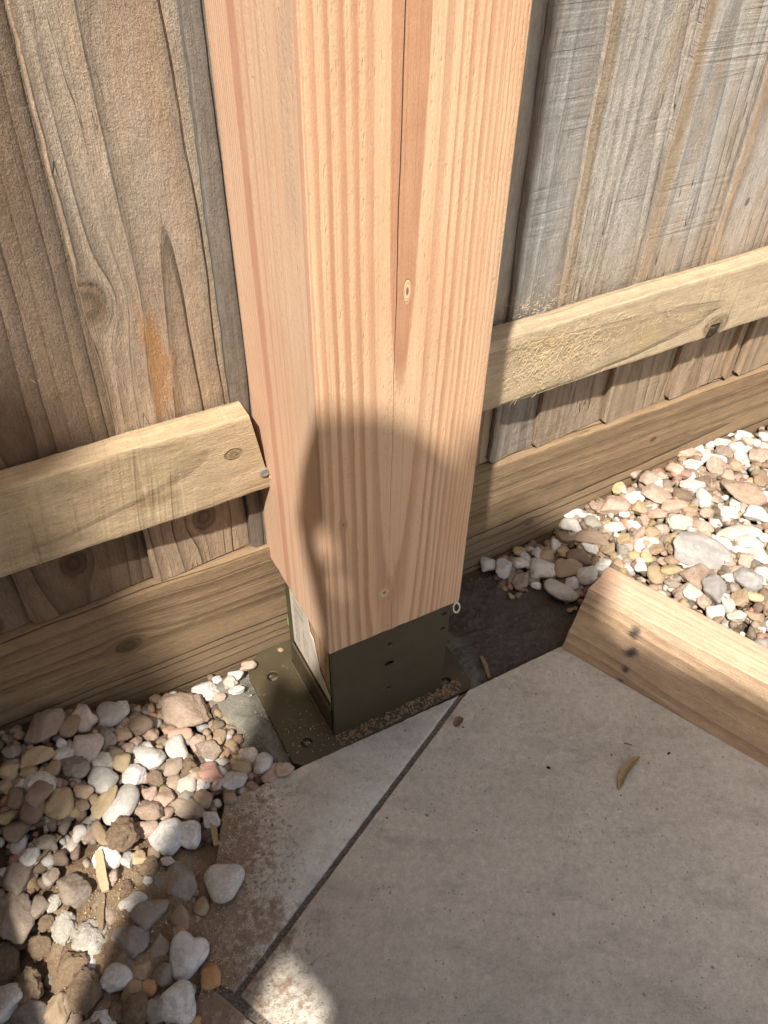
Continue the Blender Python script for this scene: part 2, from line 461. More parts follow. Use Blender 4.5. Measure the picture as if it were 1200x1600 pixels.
def build_shoe():
    root = empty("post_shoe", (0.268, 0.512, 0.0)); L = Vector(root.location)
    tag(root, "olive brown steel post shoe with drilled base flange under the timber post", "post bracket")
    def cham(x0, x1, y0, y1, c):
        out = []
        c0 = c
        for q_, t0 in ((0, 0), (1, 90), (2, 180), (3, 270)):
            c = c0 if q_ < 2 else .012
            cx, cy = ((x1-c, y1-c), (x0+c, y1-c), (x0+c, y0+c), (x1-c, y0+c))[q_]
            pts = [0, 90] if c > .02 else [0, 30, 60, 90]
            for t in (0, 15, 45, 75, 90):
                a = math.radians(t0+t); rr = 1.0
                k = 0.86 if t == 45 else (0.97 if t in (15, 75) else 1.0)
                out.append((cx+c*k*math.cos(a), cy+c*k*math.sin(a)))
        return out
    plate("base_flange", lambda a, b, t: (a-L.x, b-L.y, t+0.001), cham(0.145, 0.375, 0.4370, 0.6040, 0.034), 0.006,
          [(0.170, 0.560, .0062), (0.169, 0.462, .0062), (0.347, 0.4585, .0062), (0.352, 0.562, .0062)], root, M_shoe)
    # U box: front plate, back plate, low side walls with a folded corner
    plate("front_plate", lambda a, b, t: (a-L.x, t+0.4558-L.y, b), [(.1995, .003), (.338, .003), (.338, .1575), (.1995, .1575)], 0.004,
          [(0.2665, 0.052, .0030, .0020), (0.2665, 0.097, .0052, .0042), (0.2665, 0.131, .0024, .0020), (.331, .118, .0025), (.331, .143, .0028)], root, M_shoe)
    plate("back_plate", lambda a, b, t: (a-L.x, t+0.5680-L.y, b), [(.1995, .003), (.338, .003), (.338, .1575), (.1995, .1575)], 0.004,
          [(0.2665, 0.08, .0050)], root, M_shoe)
    for xx in (0.2005, 0.337):
        plate("side_wall", lambda a, b, t: (xx+t-L.x, a-L.y, b), [(.4625, .003), (.5655, .003), (.5655, .0445), (.4625, .0445)], 0.003, [], root, M_shoe, 0.0008)
    # weld beads along the foot
    for pts in ([(0.1975, y, 0.0045) for y in np.linspace(.458, .570, 30)], [(x, .4570, .0045) for x in np.linspace(.1985, .338, 34)]):
        r = [0.0022+0.0007*nz(i*1.3) for i in range(len(pts))]
        V, F = tube(pts, r, 8); link_mesh("weld_bead", [Vector(v)-L for v in V], F, M_shoe, root)
    return root
shoe = build_shoe()

def build_tenon():
    """the lower core of the post seen between the two plates, with its bar-coded label"""
    L = Vector(post.location)
    o = sweep("lower_core", lambda l, a, b: (a, b, l), [(.2045, .4635), (.335, .4635), (.335, .565), (.2045, .565)], 0.012, 0.1578, [M_core, M_end], post, 0.01, 0.02, c=0.001)
    o.location = -L
    # label: thin plastic sheet standing 1 mm proud, torn at its front-upper edge
    out = [(.5660, .046), (.5660, .151), (.5560, .156), (.5235, .156), (.5130, .121), (.5060, .117), (.4935, .078), (.4640, .054), (.4640, .046)]
    g = G("printed_label"); p = g.pos(); x, y, z = g.sep(p)
    n = g.noise(p, 60, 3, .6)
    col = g.mix(g.ss(n, .3, .8), (0.66, 0.60, 0.52), (0.58, 0.51, 0.43))
    # rows of print running up the slope of the label
    q = (y-.515)*0.62 + z
    bars = g.white(g.floor(z*900.0)); inb = g.ss(g.abs(y-0.545), .0142, .0138)*g.ss(g.abs(z-0.128), .0202, .0198)
    col = g.mix(g.ss(bars, .5, .52)*inb*0.75, col, (0.07, 0.07, 0.07))
    for (cy, cz, hy, hz) in ((.556, .085, .0012, .028), (.552, .085, .0008, .026), (.548, .083, .0008, .028), (.534, .078, .001, .022), (.529, .076, .0007, .02), (.524, .073, .0007, .02), (.50, .058, .0008, .007), (.505, .058, .0008, .007)):
        wn_ = g.ss(g.white(g.floor(z*520.0 + cy*900)), .25, .3)
        m_ = g.ss(g.abs(y-cy), hy*1.15, hy*.85)*g.ss(g.abs(z-cz), hz*1.02, hz*.98)
        col = g.mix(m_*wn_*0.7, col, (0.10, 0.09, 0.09))
    grn = g.ss(z, .1505, .1512)
    edge = g.max(g.ss(y, .4652, .4646), g.ss(y, .5652, .5656))
    col = g.mix(edge, col, (0.12, 0.30, 0.07))
    m = g.finish(col, 0.35, n, 0.0003, 1.0, 0.5)
    V = []; n_ = len(out)
    def bx(yy, zz): return 0.2030 + 0.0006*math.sin(yy*160+zz*90)
    for (a, b) in out: V.append((bx(a, b), a, b))
    for (a, b) in out: V.append((bx(a, b)+0.0006, a, b))
    F = [tuple(range(n_))[::-1], tuple(range(n_, 2*n_))] + [(i, (i+1) % n_, n_+(i+1) % n_, n_+i) for i in range(n_)]
    lab = link_mesh("bar_code_label", [Vector(v)-L for v in V], F, m, post, smooth=False); lab['label'] = "white printed label with bars, torn, on the lower left side of the post"
    # curled green corner tabs of the label
    mg = simple("green_label_film", (0.15, 0.42, 0.08), 0.4, 0.1, 100)
    for (pts) in ([(.2015, .5665, .070), (.1995, .5705, .072), (.1995, .5705, .084), (.2020, .5665, .093)], [(.2028, .4645, .050), (.2000, .4615, .052), (.2000, .4615, .150), (.2028, .4645, .150)]):
        V = [Vector(p)-L for p in pts]; V += [v+Vector((-.0004, .0003, 0)) for v in V]
        F = [(0, 1, 2, 3), (7, 6, 5, 4), (0, 4, 5, 1), (1, 5, 6, 2), (2, 6, 7, 3), (3, 7, 4, 0)]
        link_mesh("green_tab", V, F, mg, post, smooth=False)
M_core = wood("inner_core_timber", (0.42, 0.27, 0.16), (0.26, 0.13, 0.07), 110, 0.5, 0.02, 0.0, knots=((0.10, 0.40, 0.01),), seed=4)
build_tenon()

def build_bolt():
    root = empty("hex_nut", (0.357, 0.4720, 0.120)); tag(root, "small shiny zinc ring nut sticking out beside the foot of the timber post", "nut")
    d = Vector((0.35, -0.80, 0.5)).normalized(); q = d.to_track_quat('Z', 'Y')
    V = []; F = []; N = 24
    prof = [(.0062, -.003), (.0068, -.002), (.0068, .002), (.0062, .003), (.0042, .003), (.0038, .002), (.0038, -.002), (.0042, -.003)]
    for i in range(N):
        t = 2*math.pi*i/N
        for (r, z) in prof: V.append(q @ Vector((r*math.cos(t), r*math.sin(t), z)))
    m = len(prof)
    for i in range(N):
        for j in range(m): F.append((i*m+j, i*m+(j+1) % m, ((i+1) % N)*m+(j+1) % m, ((i+1) % N)*m+j))
    link_mesh("ring", V, F, M_zinc, root)
    V, F = tube([Vector((-.0205, .001, -.004)), -d*.002], [.0036, .0036], 16)
    link_mesh("bolt_shank", V, F, simple("dark_bolt", (0.05, 0.045, 0.04), 0.6), root)
build_bolt()

# ------------------------------------------------------------------ fence
xs = [-0.372, -0.265, -0.157, -0.049, 0.075, 0.181, 0.290, 0.398, 0.4855, 0.551, 0.658, 0.766, 0.869, 0.892, 0.994, 1.10, 1.206, 1.31, 1.42]
def gtop(x): return 0.1735 - 0.009*x
TAN = (0.30, 0.205, 0.120); BRN = (0.20, 0.125, 0.068); GRY = (0.36, 0.325, 0.285); DGR = (0.17, 0.15, 0.13)
board_spec = {
    -0.157: dict(light=(0.235, 0.165, 0.110), dark=(0.13, 0.085, 0.05), freq=70, b0=0.07, h0=0.035, k=0.06, fuzz=1.3, ridge=0.5,
                 grey=(0.26, 0.205, 0.155), knots=((0.19, 0.075, 0.010),), label="dark brown fence board at the left edge of the photo"),
    -0.049: dict(light=(0.22, 0.15, 0.098), dark=(0.125, 0.082, 0.05), freq=75, b0=0.045, h0=0.045, k=-0.060, line=.35, fuzz=1.7, ridge=0.4,
                 grey=(0.215, 0.165, 0.12), knots=((0.235, 0.055, 0.012),), label="furry brown fence board with faint flame grain, left of the orange stained board"),
    0.075: dict(light=(0.40, 0.295, 0.20), dark=(0.24, 0.165, 0.105), freq=85, b0=0.068, h0=-0.002, k=0.036, line=.5, fuzz=1.5, ridge=1.2, margin=.004, wob=0.009, streak=.2,
                grey=(0.385, 0.325, 0.255), knots=((0.495, 0.004, 0.014), (0.238, 0.062, 0.012)), cracks=.6,
                stains=((0.425, 0.048, 0.060, 0.012, (0.44, 0.22, 0.08), 0.65),),
                label="tan fence board with an orange stain and a knot on its left edge"),
    0.181: dict(light=(0.17, 0.14, 0.11), dark=(0.09, 0.072, 0.056), freq=170, b0=0.0, h0=0.03, k=0.0, fuzz=.9, ridge=1.3, grey=(0.20, 0.18, 0.155),
                label="narrow strip of dark grey fence board close to the left side of the post"),
    0.4855: dict(light=(0.27, 0.225, 0.18), dark=(0.16, 0.13, 0.10), freq=150, b0=0.05, h0=0.05, k=0.01, fuzz=1.0, ridge=.7, saw=.3, margin=.004, grey=(0.35, 0.335, 0.31), cracks=.4,
                label="blue grey weathered fence board immediately right of the post"),
    0.551: dict(light=(0.37, 0.285, 0.20), dark=(0.24, 0.175, 0.11), freq=110, b0=0.08, h0=0.03, k=0.03, fuzz=2.0, ridge=.4, line=.15, saw=.3, margin=.013, grey=(0.50, 0.455, 0.395), cracks=.8,
                label="pale rough fence board with a torn groove, second to the right of the post"),
    0.658: dict(light=(0.36, 0.275, 0.19), dark=(0.23, 0.165, 0.10), freq=120, b0=0.04, h0=0.05, k=0.02, fuzz=1.2, ridge=.5, line=.2, margin=.018, grey=(0.44, 0.405, 0.36), cracks=.8, saw=.5,
                label="grey fence board with slanting saw marks, third to the right of the post"),
    0.766: dict(light=(0.38, 0.28, 0.19), dark=(0.24, 0.165, 0.10), freq=120, b0=0.04, h0=0.05, k=0.02, fuzz=1.2, ridge=.5, line=.2, margin=.013, grey=(0.43, 0.385, 0.335), cracks=.5,
                knots=((0.432, 0.035, 0.0035),), label="grey brown fence board with a tiny pale knot, in the top right corner"),
    0.869: dict(light=(0.37, 0.27, 0.17), dark=(0.24, 0.16, 0.10), freq=110, b0=0.04, h0=0.05, k=0.02, grey=(0.36, 0.31, 0.26), label="short narrow end of fence board under the right rail, last but one on the right"),
}
generic = dict(light=(0.34, 0.25, 0.165), dark=(0.20, 0.14, 0.09), freq=110, b0=0.05, h0=0.05, k=0.02, grey=(0.36, 0.32, 0.27), label="weathered fence board out at the end of the fence")
def build_board(i):
    x = xs[i]; sp = dict(generic); sp.update(board_spec.get(x, {})); lab = sp.pop('label')
    w = (xs[i+1]-x if i+1 < len(xs) else .11) + 0.014
    if x == 0.4855: w = 0.080
    if x == 0.869: w = 0.026
    m = wood("fence_board_%d" % i, sp.pop('light'), sp.pop('dark'), sp.pop('freq'), seed=i*1.7, grey_at=(0.30, 0.46) if x > .3 else (0.30, 0.6),
             bump=0.0016, contrast=.9, **sp)
    if lab == generic['label']: lab = 'fence board beyond the left side of the photo' if x < 0 else 'fence board hidden behind the timber post' if x < .45 else 'fence board at the right end of the fence'
    jit = (-0.0005, 0.002, 0.0, 0.0015, 0.001)[i % 5]
    fr = 0.6055 + (0.001 if i % 3 == 0 else 0)
    back = .6155
    prof = [(x, fr), (x+w, fr+.0100), (x+w, fr+.0138), (x, fr+.0095)]
    zb = gtop(x+w/2) + 0.0010 + jit
    def cut(l, a, b, first):
        if not first: return l
        e = min(a-x, x+w-a)
        return l + 0.006*ss(.007, .0, e)**2 + 0.0006*fbm(a*90, i)
    def dsp(l, a, b, wv):
        t = (a-x)/w
        e = 0.0022*nz(l*9, i*3.1)*ss(.012, 0, a-x) + 0.0008*fbm(l*60, i*3.1)*ss(.006, 0, a-x)
        bow = 0.0016*math.sin(l*5+i*2) * 0.5
        s = 0.0010*fbm(a*30, l*8, i)
        return Vector((e, s + 0.0004*fbm(a*140, l*20, i), 0)) 
    o = sweep("fence_board", lambda l, a, b: (a, b, l), prof, zb, 1.75, [m, M_gend], None, 0.004, 0.007, dsp, c=0.0014, endcut=cut)
    tag(o, lab, "fence board", "upright feather edge boards of the fence")
    return o
for i in range(len(xs)): build_board(i)

# knots/labels of the gravel board under the upright boards
def build_gravel_board():
    m = wood("gravel_board_timber", (0.265, 0.180, 0.103), (0.135, 0.085, 0.046), 75, b0=0.11, h0=0.012, k=0.018, wob=.012, ridge=1.3, fuzz=.9, contrast=.75,
             tint=(0.22, 0.165, 0.09), knots=((0.56, 0.076, 0.005), (0.90, 0.065, 0.006), (0.03, 0.135, 0.010), (0.755, 0.151, .004)), dirt=(-0.005, 0.10, (0.19, 0.135, 0.085), .55), bump=.0012, seed=2, cracks=.5)
    prof = [(-.03, .600), (.1735, .600), (.1735, .622), (-.03, .622)]
    def fr(l, a, b): return (l, b, a - (0.009*l if a > .1 else 0))
    def dsp(l, a, b, w):
        return Vector((0, 0.0010*fbm(l*6, a*30) , 0.0012*fbm(l*12, 3.3)*(1 if a > .15 else 0)))
    o = sweep("gravel_board", fr, prof, -.6, 1.7, [m, M_gend], None, 0.006, 0.01, dsp, c=0.0025)
    tag(o, "long horizontal brown gravel board along the foot of the fence behind the stones", "gravel board")
build_gravel_board()

def rail_disp(seed, top, bot):
    def f(l, a, b, w):
        d = Vector((0, 0, 0))
        t = ss(top-.02, top, a); u = ss(bot+.02, bot, a)
        d.z += (0.0013*fbm(l*7, seed) + 0.0006*fbm(l*45, seed+2))*t + (0.0012*fbm(l*6, seed+5)+0.0006*fbm(l*50, seed+1))*u
        d.y += 0.0006*fbm(l*14, a*25, seed) + 0.0002*fbm(l*70, a*90, seed)
        return d
    return f
def build_rails():
    m = wood("left_rail_timber", (0.46, 0.345, 0.215), (0.33, 0.235, 0.135), 45, b0=0.03, h0=0.05, k=0.10, wob=.012, contrast=.45, ridge=.35, fuzz=.9, saw=1.0, saw_scale=210,
             knots=((0.166, 0.0395, 0.0062),), tint=(0.36, 0.27, 0.165), stains=((.09, .062, .030, .012, (.25, .17, .09), .6), (.03, .02, .02, .010, (.28, .22, .12), .5), (.0, .075, .03, .01, (.27, .20, .11), .4), (.12, .012, .015, .01, (.33, .25, .12), .4)),
             seed=1, bump=.0013, blotch=.2)
    prof = [(.3725, .577), (.280, .577), (.280, .6045), (.3715, .6045)]
    def cut(l, a, b, first): return l if first else l + (.3725-a)*0.15
    o = sweep("fence_rail", lambda l, a, b: (l, b, a), prof, -.6, .1850, [m, M_end], None, 0.004, 0.005, rail_disp(1, .3725, .280), c=0.002, endcut=cut)
    root = empty("fence_rail", (-.2, .577, .335)); tag(root, "tan fence rail ending at the left side of the post, with knot and nail", "fence rail")
    o.name = "rail_timber"; o.parent = root; o.location = -Vector(root.location)
    # nail head
    c = Vector((.1930, .5760, .3020))-Vector(root.location)
    V = []; F = []; N = 20
    for k, (r, y) in enumerate(((0.0048, .002), (.0051, .0), (.0049, -.0010), (.0042, -.0014), (.0025, -.0010))):
        for j in range(N):
            t = 2*math.pi*j/N; rr = r*(1+.05*math.sin(3*t+k))
            V.append(c+Vector((rr*math.cos(t), y, rr*math.sin(t))))
    for k in range(4):
        for j in range(N): F.append((k*N+j, k*N+(j+1) % N, (k+1)*N+(j+1) % N, (k+1)*N+j))
    F.append(tuple(4*N+j for j in range(N)))
    link_mesh("nail_head", V, F, simple("galvanised_nail", (0.34, 0.32, 0.28), 0.5, .5, 500, .0006, .5, .5), root)
    # right rail, with bark knot bitten out of its lower edge
    m2 = wood("right_rail_timber", (0.44, 0.345, 0.225), (0.31, 0.235, 0.145), 62, b0=0.05, h0=0.004, k=0.055, wob=.010, contrast=.85, ridge=.8, fuzz=.7, saw=.45, saw_scale=230,
              knots=((0.775, 0.074, 0.014),), tint=(0.41, 0.315, 0.185), seed=3, bump=.0013, blotch=.2, stains=((.52, .02, .03, .01, (.38, .26, .13), .5), (.66, .06, .02, .02, (.40, .30, .15), .5)))
    prof = [(.3710, .577), (.284, .577), (.284, .6045), (.3700, .6045)]
    base = rail_disp(7, .371, .284)
    def d2(l, a, b, w):
        d = base(l, a, b, w); q = (l-.775)/.0115
        if abs(q) < 1.15 and a < .30:
            up = .020*math.sqrt(max(0, 1-q*q)); d.z += up*ss(.305, .284, a)
        return d
    root = empty("fence_rail", (1.0, .577, .335)); tag(root, "wavy edged fence rail right of the post, with shavings and a bark knot", "fence rail")
    o = sweep("rail_timber", lambda l, a, b: (l, b, a), prof, .36, 1.7, [m2, M_end], root, 0.003, 0.0035, d2, c=0.002); o.location = -Vector(root.location)
    mk = simple("bark_knot", (0.055, 0.040, 0.030), .95, .6, 300, .003)
    V = []; F = []; cx = Vector((.775, .583, .2915))-Vector(root.location); NU, NV = 20, 12
    for i in range(NV+1):
        for j in range(NU):
            th = math.pi*i/NV; ph = 2*math.pi*j/NU
            p = Vector((.0118*math.sin(th)*math.cos(ph), .0055*math.cos(th), .0135*math.sin(th)*math.sin(ph)))
            p *= 1+.14*nz(p.x*300, p.y*300, p.z*300); V.append(cx+p)
    for i in range(NV):
        for j in range(NU): F.append((i*NU+j, i*NU+(j+1) % NU, (i+1)*NU+(j+1) % NU, (i+1)*NU+j))
    kk = link_mesh("bark_knot", V, F, mk, root); 
    kk['label'] = "dark bark knot bitten into the lower edge of the rail"
build_rails()

# ------------------------------------------------------------------ low timber kerb at the right
def build_kerb():
    root = empty("timber_baulk", (.55, .33, .008)); tag(root, "pale edged timber baulk with black smudges lying on the paving at the right", "timber baulk")
    L = Vector(root.location)
    b1 = Vector((.4938, .4314, 0)); b2 = Vector((.5955, .1981, 0)); d = (b2-b1).normalized(); n = Vector((-d.y, d.x, 0))
    mt = wood("baulk_edge_grain", (0.66, 0.455, 0.31), (0.52, 0.30, 0.175), 330, b0=.3, h0=.0, k=.0, wob=.003, contrast=.85, ridge=.7, fuzz=.5, bump=.0006, seed=2, blotch=.12)
    mf = wood("baulk_face_grain", (0.46, 0.325, 0.215), (0.31, 0.20, 0.12), 75, b0=-.012, h0=.012, k=.05, wob=.014, contrast=1.0, ridge=1.1, fuzz=1.0, bump=.0011, seed=5, line=.12, blotch=.35, tint=(.38, .28, .14),
              stains=((.068, .0635, .0085, .0085, (.045, .04, .035), .95), (.074, .040, .0085, .0085, (.045, .04, .035), .95), (.078, .018, .0060, .0060, (.045, .035, .03), .9), (.077, .003, .0060, .0040, (.05, .04, .03), .8), (.010, .055, .03, .006, (.34, .18, .08), .5)))
    prof = [(0.0, .0085), (.0425, .0800), (.1020, .0680), (.0950, -.012), (.02, -.012)]
    def frame(l, a, b): p = b1 + d*l + n*a; return (p.x, p.y, b)
    def cut(l, a, b, first): return l + ((0.0006*fbm(a*60, b*60)) if first else 0)
    o = sweep("baulk_timber", frame, prof, 0.0, 1.15, [mf, M_end, mt], root, .006, .008, lambda l, a, b, w: Vector((0, 0, .0007*fbm(l*10, a*30))), c=.0016, endcut=cut)
    for p in o.data.polygons:
        if p.material_index == 0 and p.normal.z > .9: p.material_index = 2
    o.location = -L
build_kerb()


# ------------------------------------------------------------------ paving
def paving_mat():
    g = G("grey_beige_paving"); p = g.pos(); x, y, z = g.sep(p)
    sx = x*0.82 - y*0.57; sy = x*0.57 + y*0.82
    st = g.vec(sx*1.0, sy*2.6, 0.0)
    b = g.noise(p, 5, 4, .6, dist=.6); m = g.noise(st, 16, 5, .65, dist=.5); f = g.noise(p, 130, 4, .7); ff = g.noise(p, 700, 3, .7)
    vein = g.ss(g.abs(g.noise(st, 9, 6, .7, dist=.3)-0.5), .035, .0)*g.ss(b, .42, .62)
    patch = g.ss(g.noise(st, 11, 6, .72, dist=.8), .56, .72)
    col = g.mix(g.ss(b, .3, .7), (0.58, 0.535, 0.455), (0.49, 0.45, 0.38))
    col = g.mix(g.ss(m, .45, .75)*.60, col, (0.35, 0.315, 0.27))
    col = g.mix(patch*.45, col, (0.56, 0.53, 0.48))
    col = g.mix(vein*.10, col, (0.19, 0.165, 0.14))
    col = g.scale(col, 1 + (f-.5)*.80 + (ff-.5)*.75 + (g.noise(p, 2200, 2, .6)-.5)*.3)
    sp = g.voro(p, 190); sr = g.voro(p, 190, out='Color'); sa, sb, sc = g.sep(sr)
    spot = g.ss(sp, .20, .10)*g.ss(sa, .80, .86); col = g.mix(spot*.55, col, (0.13, 0.11, 0.09))
    sp2 = g.voro(p, 70); sa2, _, _ = g.sep(g.voro(p, 70, out='Color'))
    spot2 = g.ss(sp2 + (f-.5)*.3, .16, .06)*g.ss(sa2, .86, .9); col = g.mix(spot2*.7, col, (0.10, 0.08, 0.06))
    # brown earth trodden over the left edge
    e = g.noise(p, 26, 5, .7); dl = x - (y-.29)*.30 - 0.020
    dirt = g.ss(dl*5.0 + (e-.5)*1.25 + (f-.5)*.9, .30, -.05)
    e2 = g.ss(e + (f-.5)*.6 + (ff-.5)*.3, .55, .66)*g.ss(dl, .14, .03)
    dirt = g.max(dirt, e2*.75)
    col = g.mix(dirt*.85, col, g.mix(f, (0.15, 0.095, 0.055), (0.29, 0.20, 0.125)))
    h = m*.5 + f*.7 + ff*.5 - vein*.25 + patch*.5 + dirt*f*1.5 - spot*.5
    return g.finish(col, 0.66, h, .0009, 1.0, .35)
M_pave = paving_mat()
def build_paving():
    T = .008; GW = .003
    def slab(poly, inset):
        n = len(poly); c = Vector((sum(p[0] for p in poly)/n, sum(p[1] for p in poly)/n))
        lines = []
        for i in range(n):
            a = Vector(poly[i]); b = Vector(poly[(i+1) % n]); d = (b-a).normalized(); nn = Vector((-d.y, d.x))
            if (c-a).dot(nn) < 0: nn = -nn
            lines.append((a+nn*inset[i], d))
        out = []
        for i in range(n):
            (p, d), (q, e) = lines[i-1], lines[i]
            den = d.x*e.y-d.y*e.x; t = ((q.x-p.x)*e.y-(q.y-p.y)*e.x)/den
            out.append(p+d*t)
        return out
    dj = Vector((.344, .171)).normalized(); dp = Vector((-dj.y, dj.x))
    J1 = Vector((.3545, .4335)); J2 = Vector((.007, .2608))
    far = J2 + dp*-1.6; farR = J1 + dj*1.5
    polys = [([tuple(J1), tuple(J2), tuple(far), (1.25, -1.20), (.5255, .4315), (.500, .4345)], [GW, GW, GW, 0, 0, 0]),
             ([(.064, .437), tuple(J1), tuple(J2), (-.016, .290)], [0, GW, GW, 0]),
             ([tuple(J2 + dp*.033 + dj*-.003), tuple(far), tuple(far-dj*.6), (-.20, .06), (-.05, .245)], [GW, 0, 0, 0, 0])]
    V = []; F = []
    rnd = random.Random(4)
    for poly, ins in polys:
        P = slab(poly, ins)
        # densify and chip the arris slightly
        pts = []
        for i in range(len(P)):
            a = P[i]; b = P[(i+1) % len(P)]; m = max(1, min(160, int((b-a).length/.004)))
            if max(a.length, b.length) > 1.4: m = max(1, m//6)
            for k in range(m): pts.append(a.lerp(b, k/m))
        n = len(pts); ar = sum(pts[i].x*pts[(i+1) % n].y-pts[(i+1) % n].x*pts[i].y for i in range(n))
        if ar < 0: pts = pts[::-1]
        base = len(V)
        for k, (off, z) in enumerate(((-.0013, T), (-.0004, T-.0005), (0, T-.0016), (0, T-.018))):
            for i in range(n):
                t = (pts[(i+1) % n]-pts[i-1]).normalized(); nn = Vector((t.y, -t.x))
                ch = .0006*fbm(pts[i].x*160, pts[i].y*160)
                q = pts[i]+nn*(off+ch*(1 if k < 3 else .3)); V.append((q.x, q.y, z))
        F.append(tuple(base+i for i in range(n)))
        for k in range(3):
            for i in range(n): F.append((base+k*n+i, base+(k+1)*n+i, base+(k+1)*n+(i+1) % n, base+k*n+(i+1) % n))
    o = link_mesh("paving", V, F, M_pave, smooth=True, sharp=60); tag(o, "grey beige stone paving slabs", None, None, 'structure')
    g = G("gritty_grout"); p = g.pos(); n = g.noise(p, 420, 4, .75); n2 = g.noise(p, 30, 3, .6)
    col = g.mix(g.ss(n, .42, .62), (0.085, 0.072, 0.060), (0.27, 0.22, 0.17)); col = g.mix(g.ss(n2, .4, .65)*.5, col, (0.10, 0.095, 0.09))
    m = g.finish(col, .95, n, .0012, 1.0, .2)
    V = []; F = []
    quads = [((-.016, .290), (.064, .4345), (.50, .4325), (.525, .43), (1.24, -1.19), tuple(far-dj*.6), (-.18, .08), (-.05, .240))]
    b = [Vector(q) for q in quads[0]]
    V = [(q.x, q.y, T-.0032) for q in b] + [(q.x, q.y, T-.019) for q in b]; k = len(b)
    F = [tuple(range(k))[::-1], tuple(range(k, 2*k))] + [(i, (i+1) % k, k+(i+1) % k, k+i) for i in range(k)]
    o = link_mesh("grout", V, F, m, smooth=False); tag(o, "dark gritty joint between the slabs", None, None, 'structure')
build_paving()

# ------------------------------------------------------------------ earth, concrete
def soil_h(x, y):
    h = gh(x, y) - .012
    m = ss(.10, .02, math.hypot((x+.055)*.8, y-.36))     # earth heap among the stones, lower left
    return h + .020*m + (.0050 if x < .3 else .0025)*fbm(x*45, y*45, 2) + .0022*fbm(x*160, y*160, 5)
def soil_mat():
    g = G("dusty_earth"); p = g.pos()
    b = g.noise(p, 25, 4, .6); f = g.noise(p, 180, 5, .75); ff = g.noise(p, 900, 3, .75)
    x, y, z = g.sep(p)
    hx = (x+.045)*.8; hy = y-.365; heap = g.ss(g.sqrt(hx*hx+hy*hy) + (b-.5)*.08, .115, .06)
    col = g.mix(heap, g.mix(b, (0.085, 0.058, 0.038), (0.14, 0.095, 0.06)), g.mix(g.ss(b, .35, .65), (0.22, 0.145, 0.085), (0.36, 0.26, 0.165)))
    col = g.mix(g.ss(ff, .56, .66)*(heap*.6+.1), col, (0.55, 0.42, 0.25)); col = g.scale(col, 1+(f-.5)*.9)
    return g.finish(col, .97, f*1.0+ff*.6+b*.6, .003, 1.0, .15)
M_soil = soil_mat()
def grid(name, x0, x1, y0, y1, step, hf, mat, skip=None):
    nx = int((x1-x0)/step)+1; ny = int((y1-y0)/step)+1; V = []; F = []
    for j in range(ny):
        for i in range(nx):
            x = x0+(x1-x0)*i/(nx-1); y = y0+(y1-y0)*j/(ny-1); V.append((x, y, hf(x, y)))
    for j in range(ny-1):
        for i in range(nx-1):
            a = j*nx+i; F.append((a, a+1, a+nx+1, a+nx))
    return link_mesh(name, V, F, mat)
def pave_mask(x, y):
    """1 over the paving"""
    s = 1 if (y < .436 and (x-.4938)*.9167+(y-.4314)*.3996 < .02) else 0
    left = (x > -.016+(y-.290)*.545) if y > .29 else (x > -.016 - (.290-y)*.62)
    return bool(s and left)
def sh(x, y):
    h = soil_h(x, y)
    if pave_mask(x-.006, y+.006): h = min(h, -.014)
    if y > .60: h = min(h, .03)
    return h
tag(grid("soil", -.42, 1.35, .02, .612, .0045, sh, M_soil), "brown earth under the stones", None, None, 'structure')
# the wide ground beyond
g = G("garden_ground"); p = g.pos(); n = g.noise(p, 3, 5, .6); n2 = g.noise(p, 40, 4, .6)
mg = g.finish(g.scale(g.mix(g.ss(n, .35, .65), (.16, .12, .08), (.10, .13, .05)), .8+n2*.5), .95, n2, .01)
o = link_mesh("ground", [(-60, -60, -.03), (60, -60, -.03), (60, 60, -.03), (-60, 60, -.03)], [(0, 1, 2, 3)], mg, smooth=False); tag(o, "garden ground", None, None, 'structure')

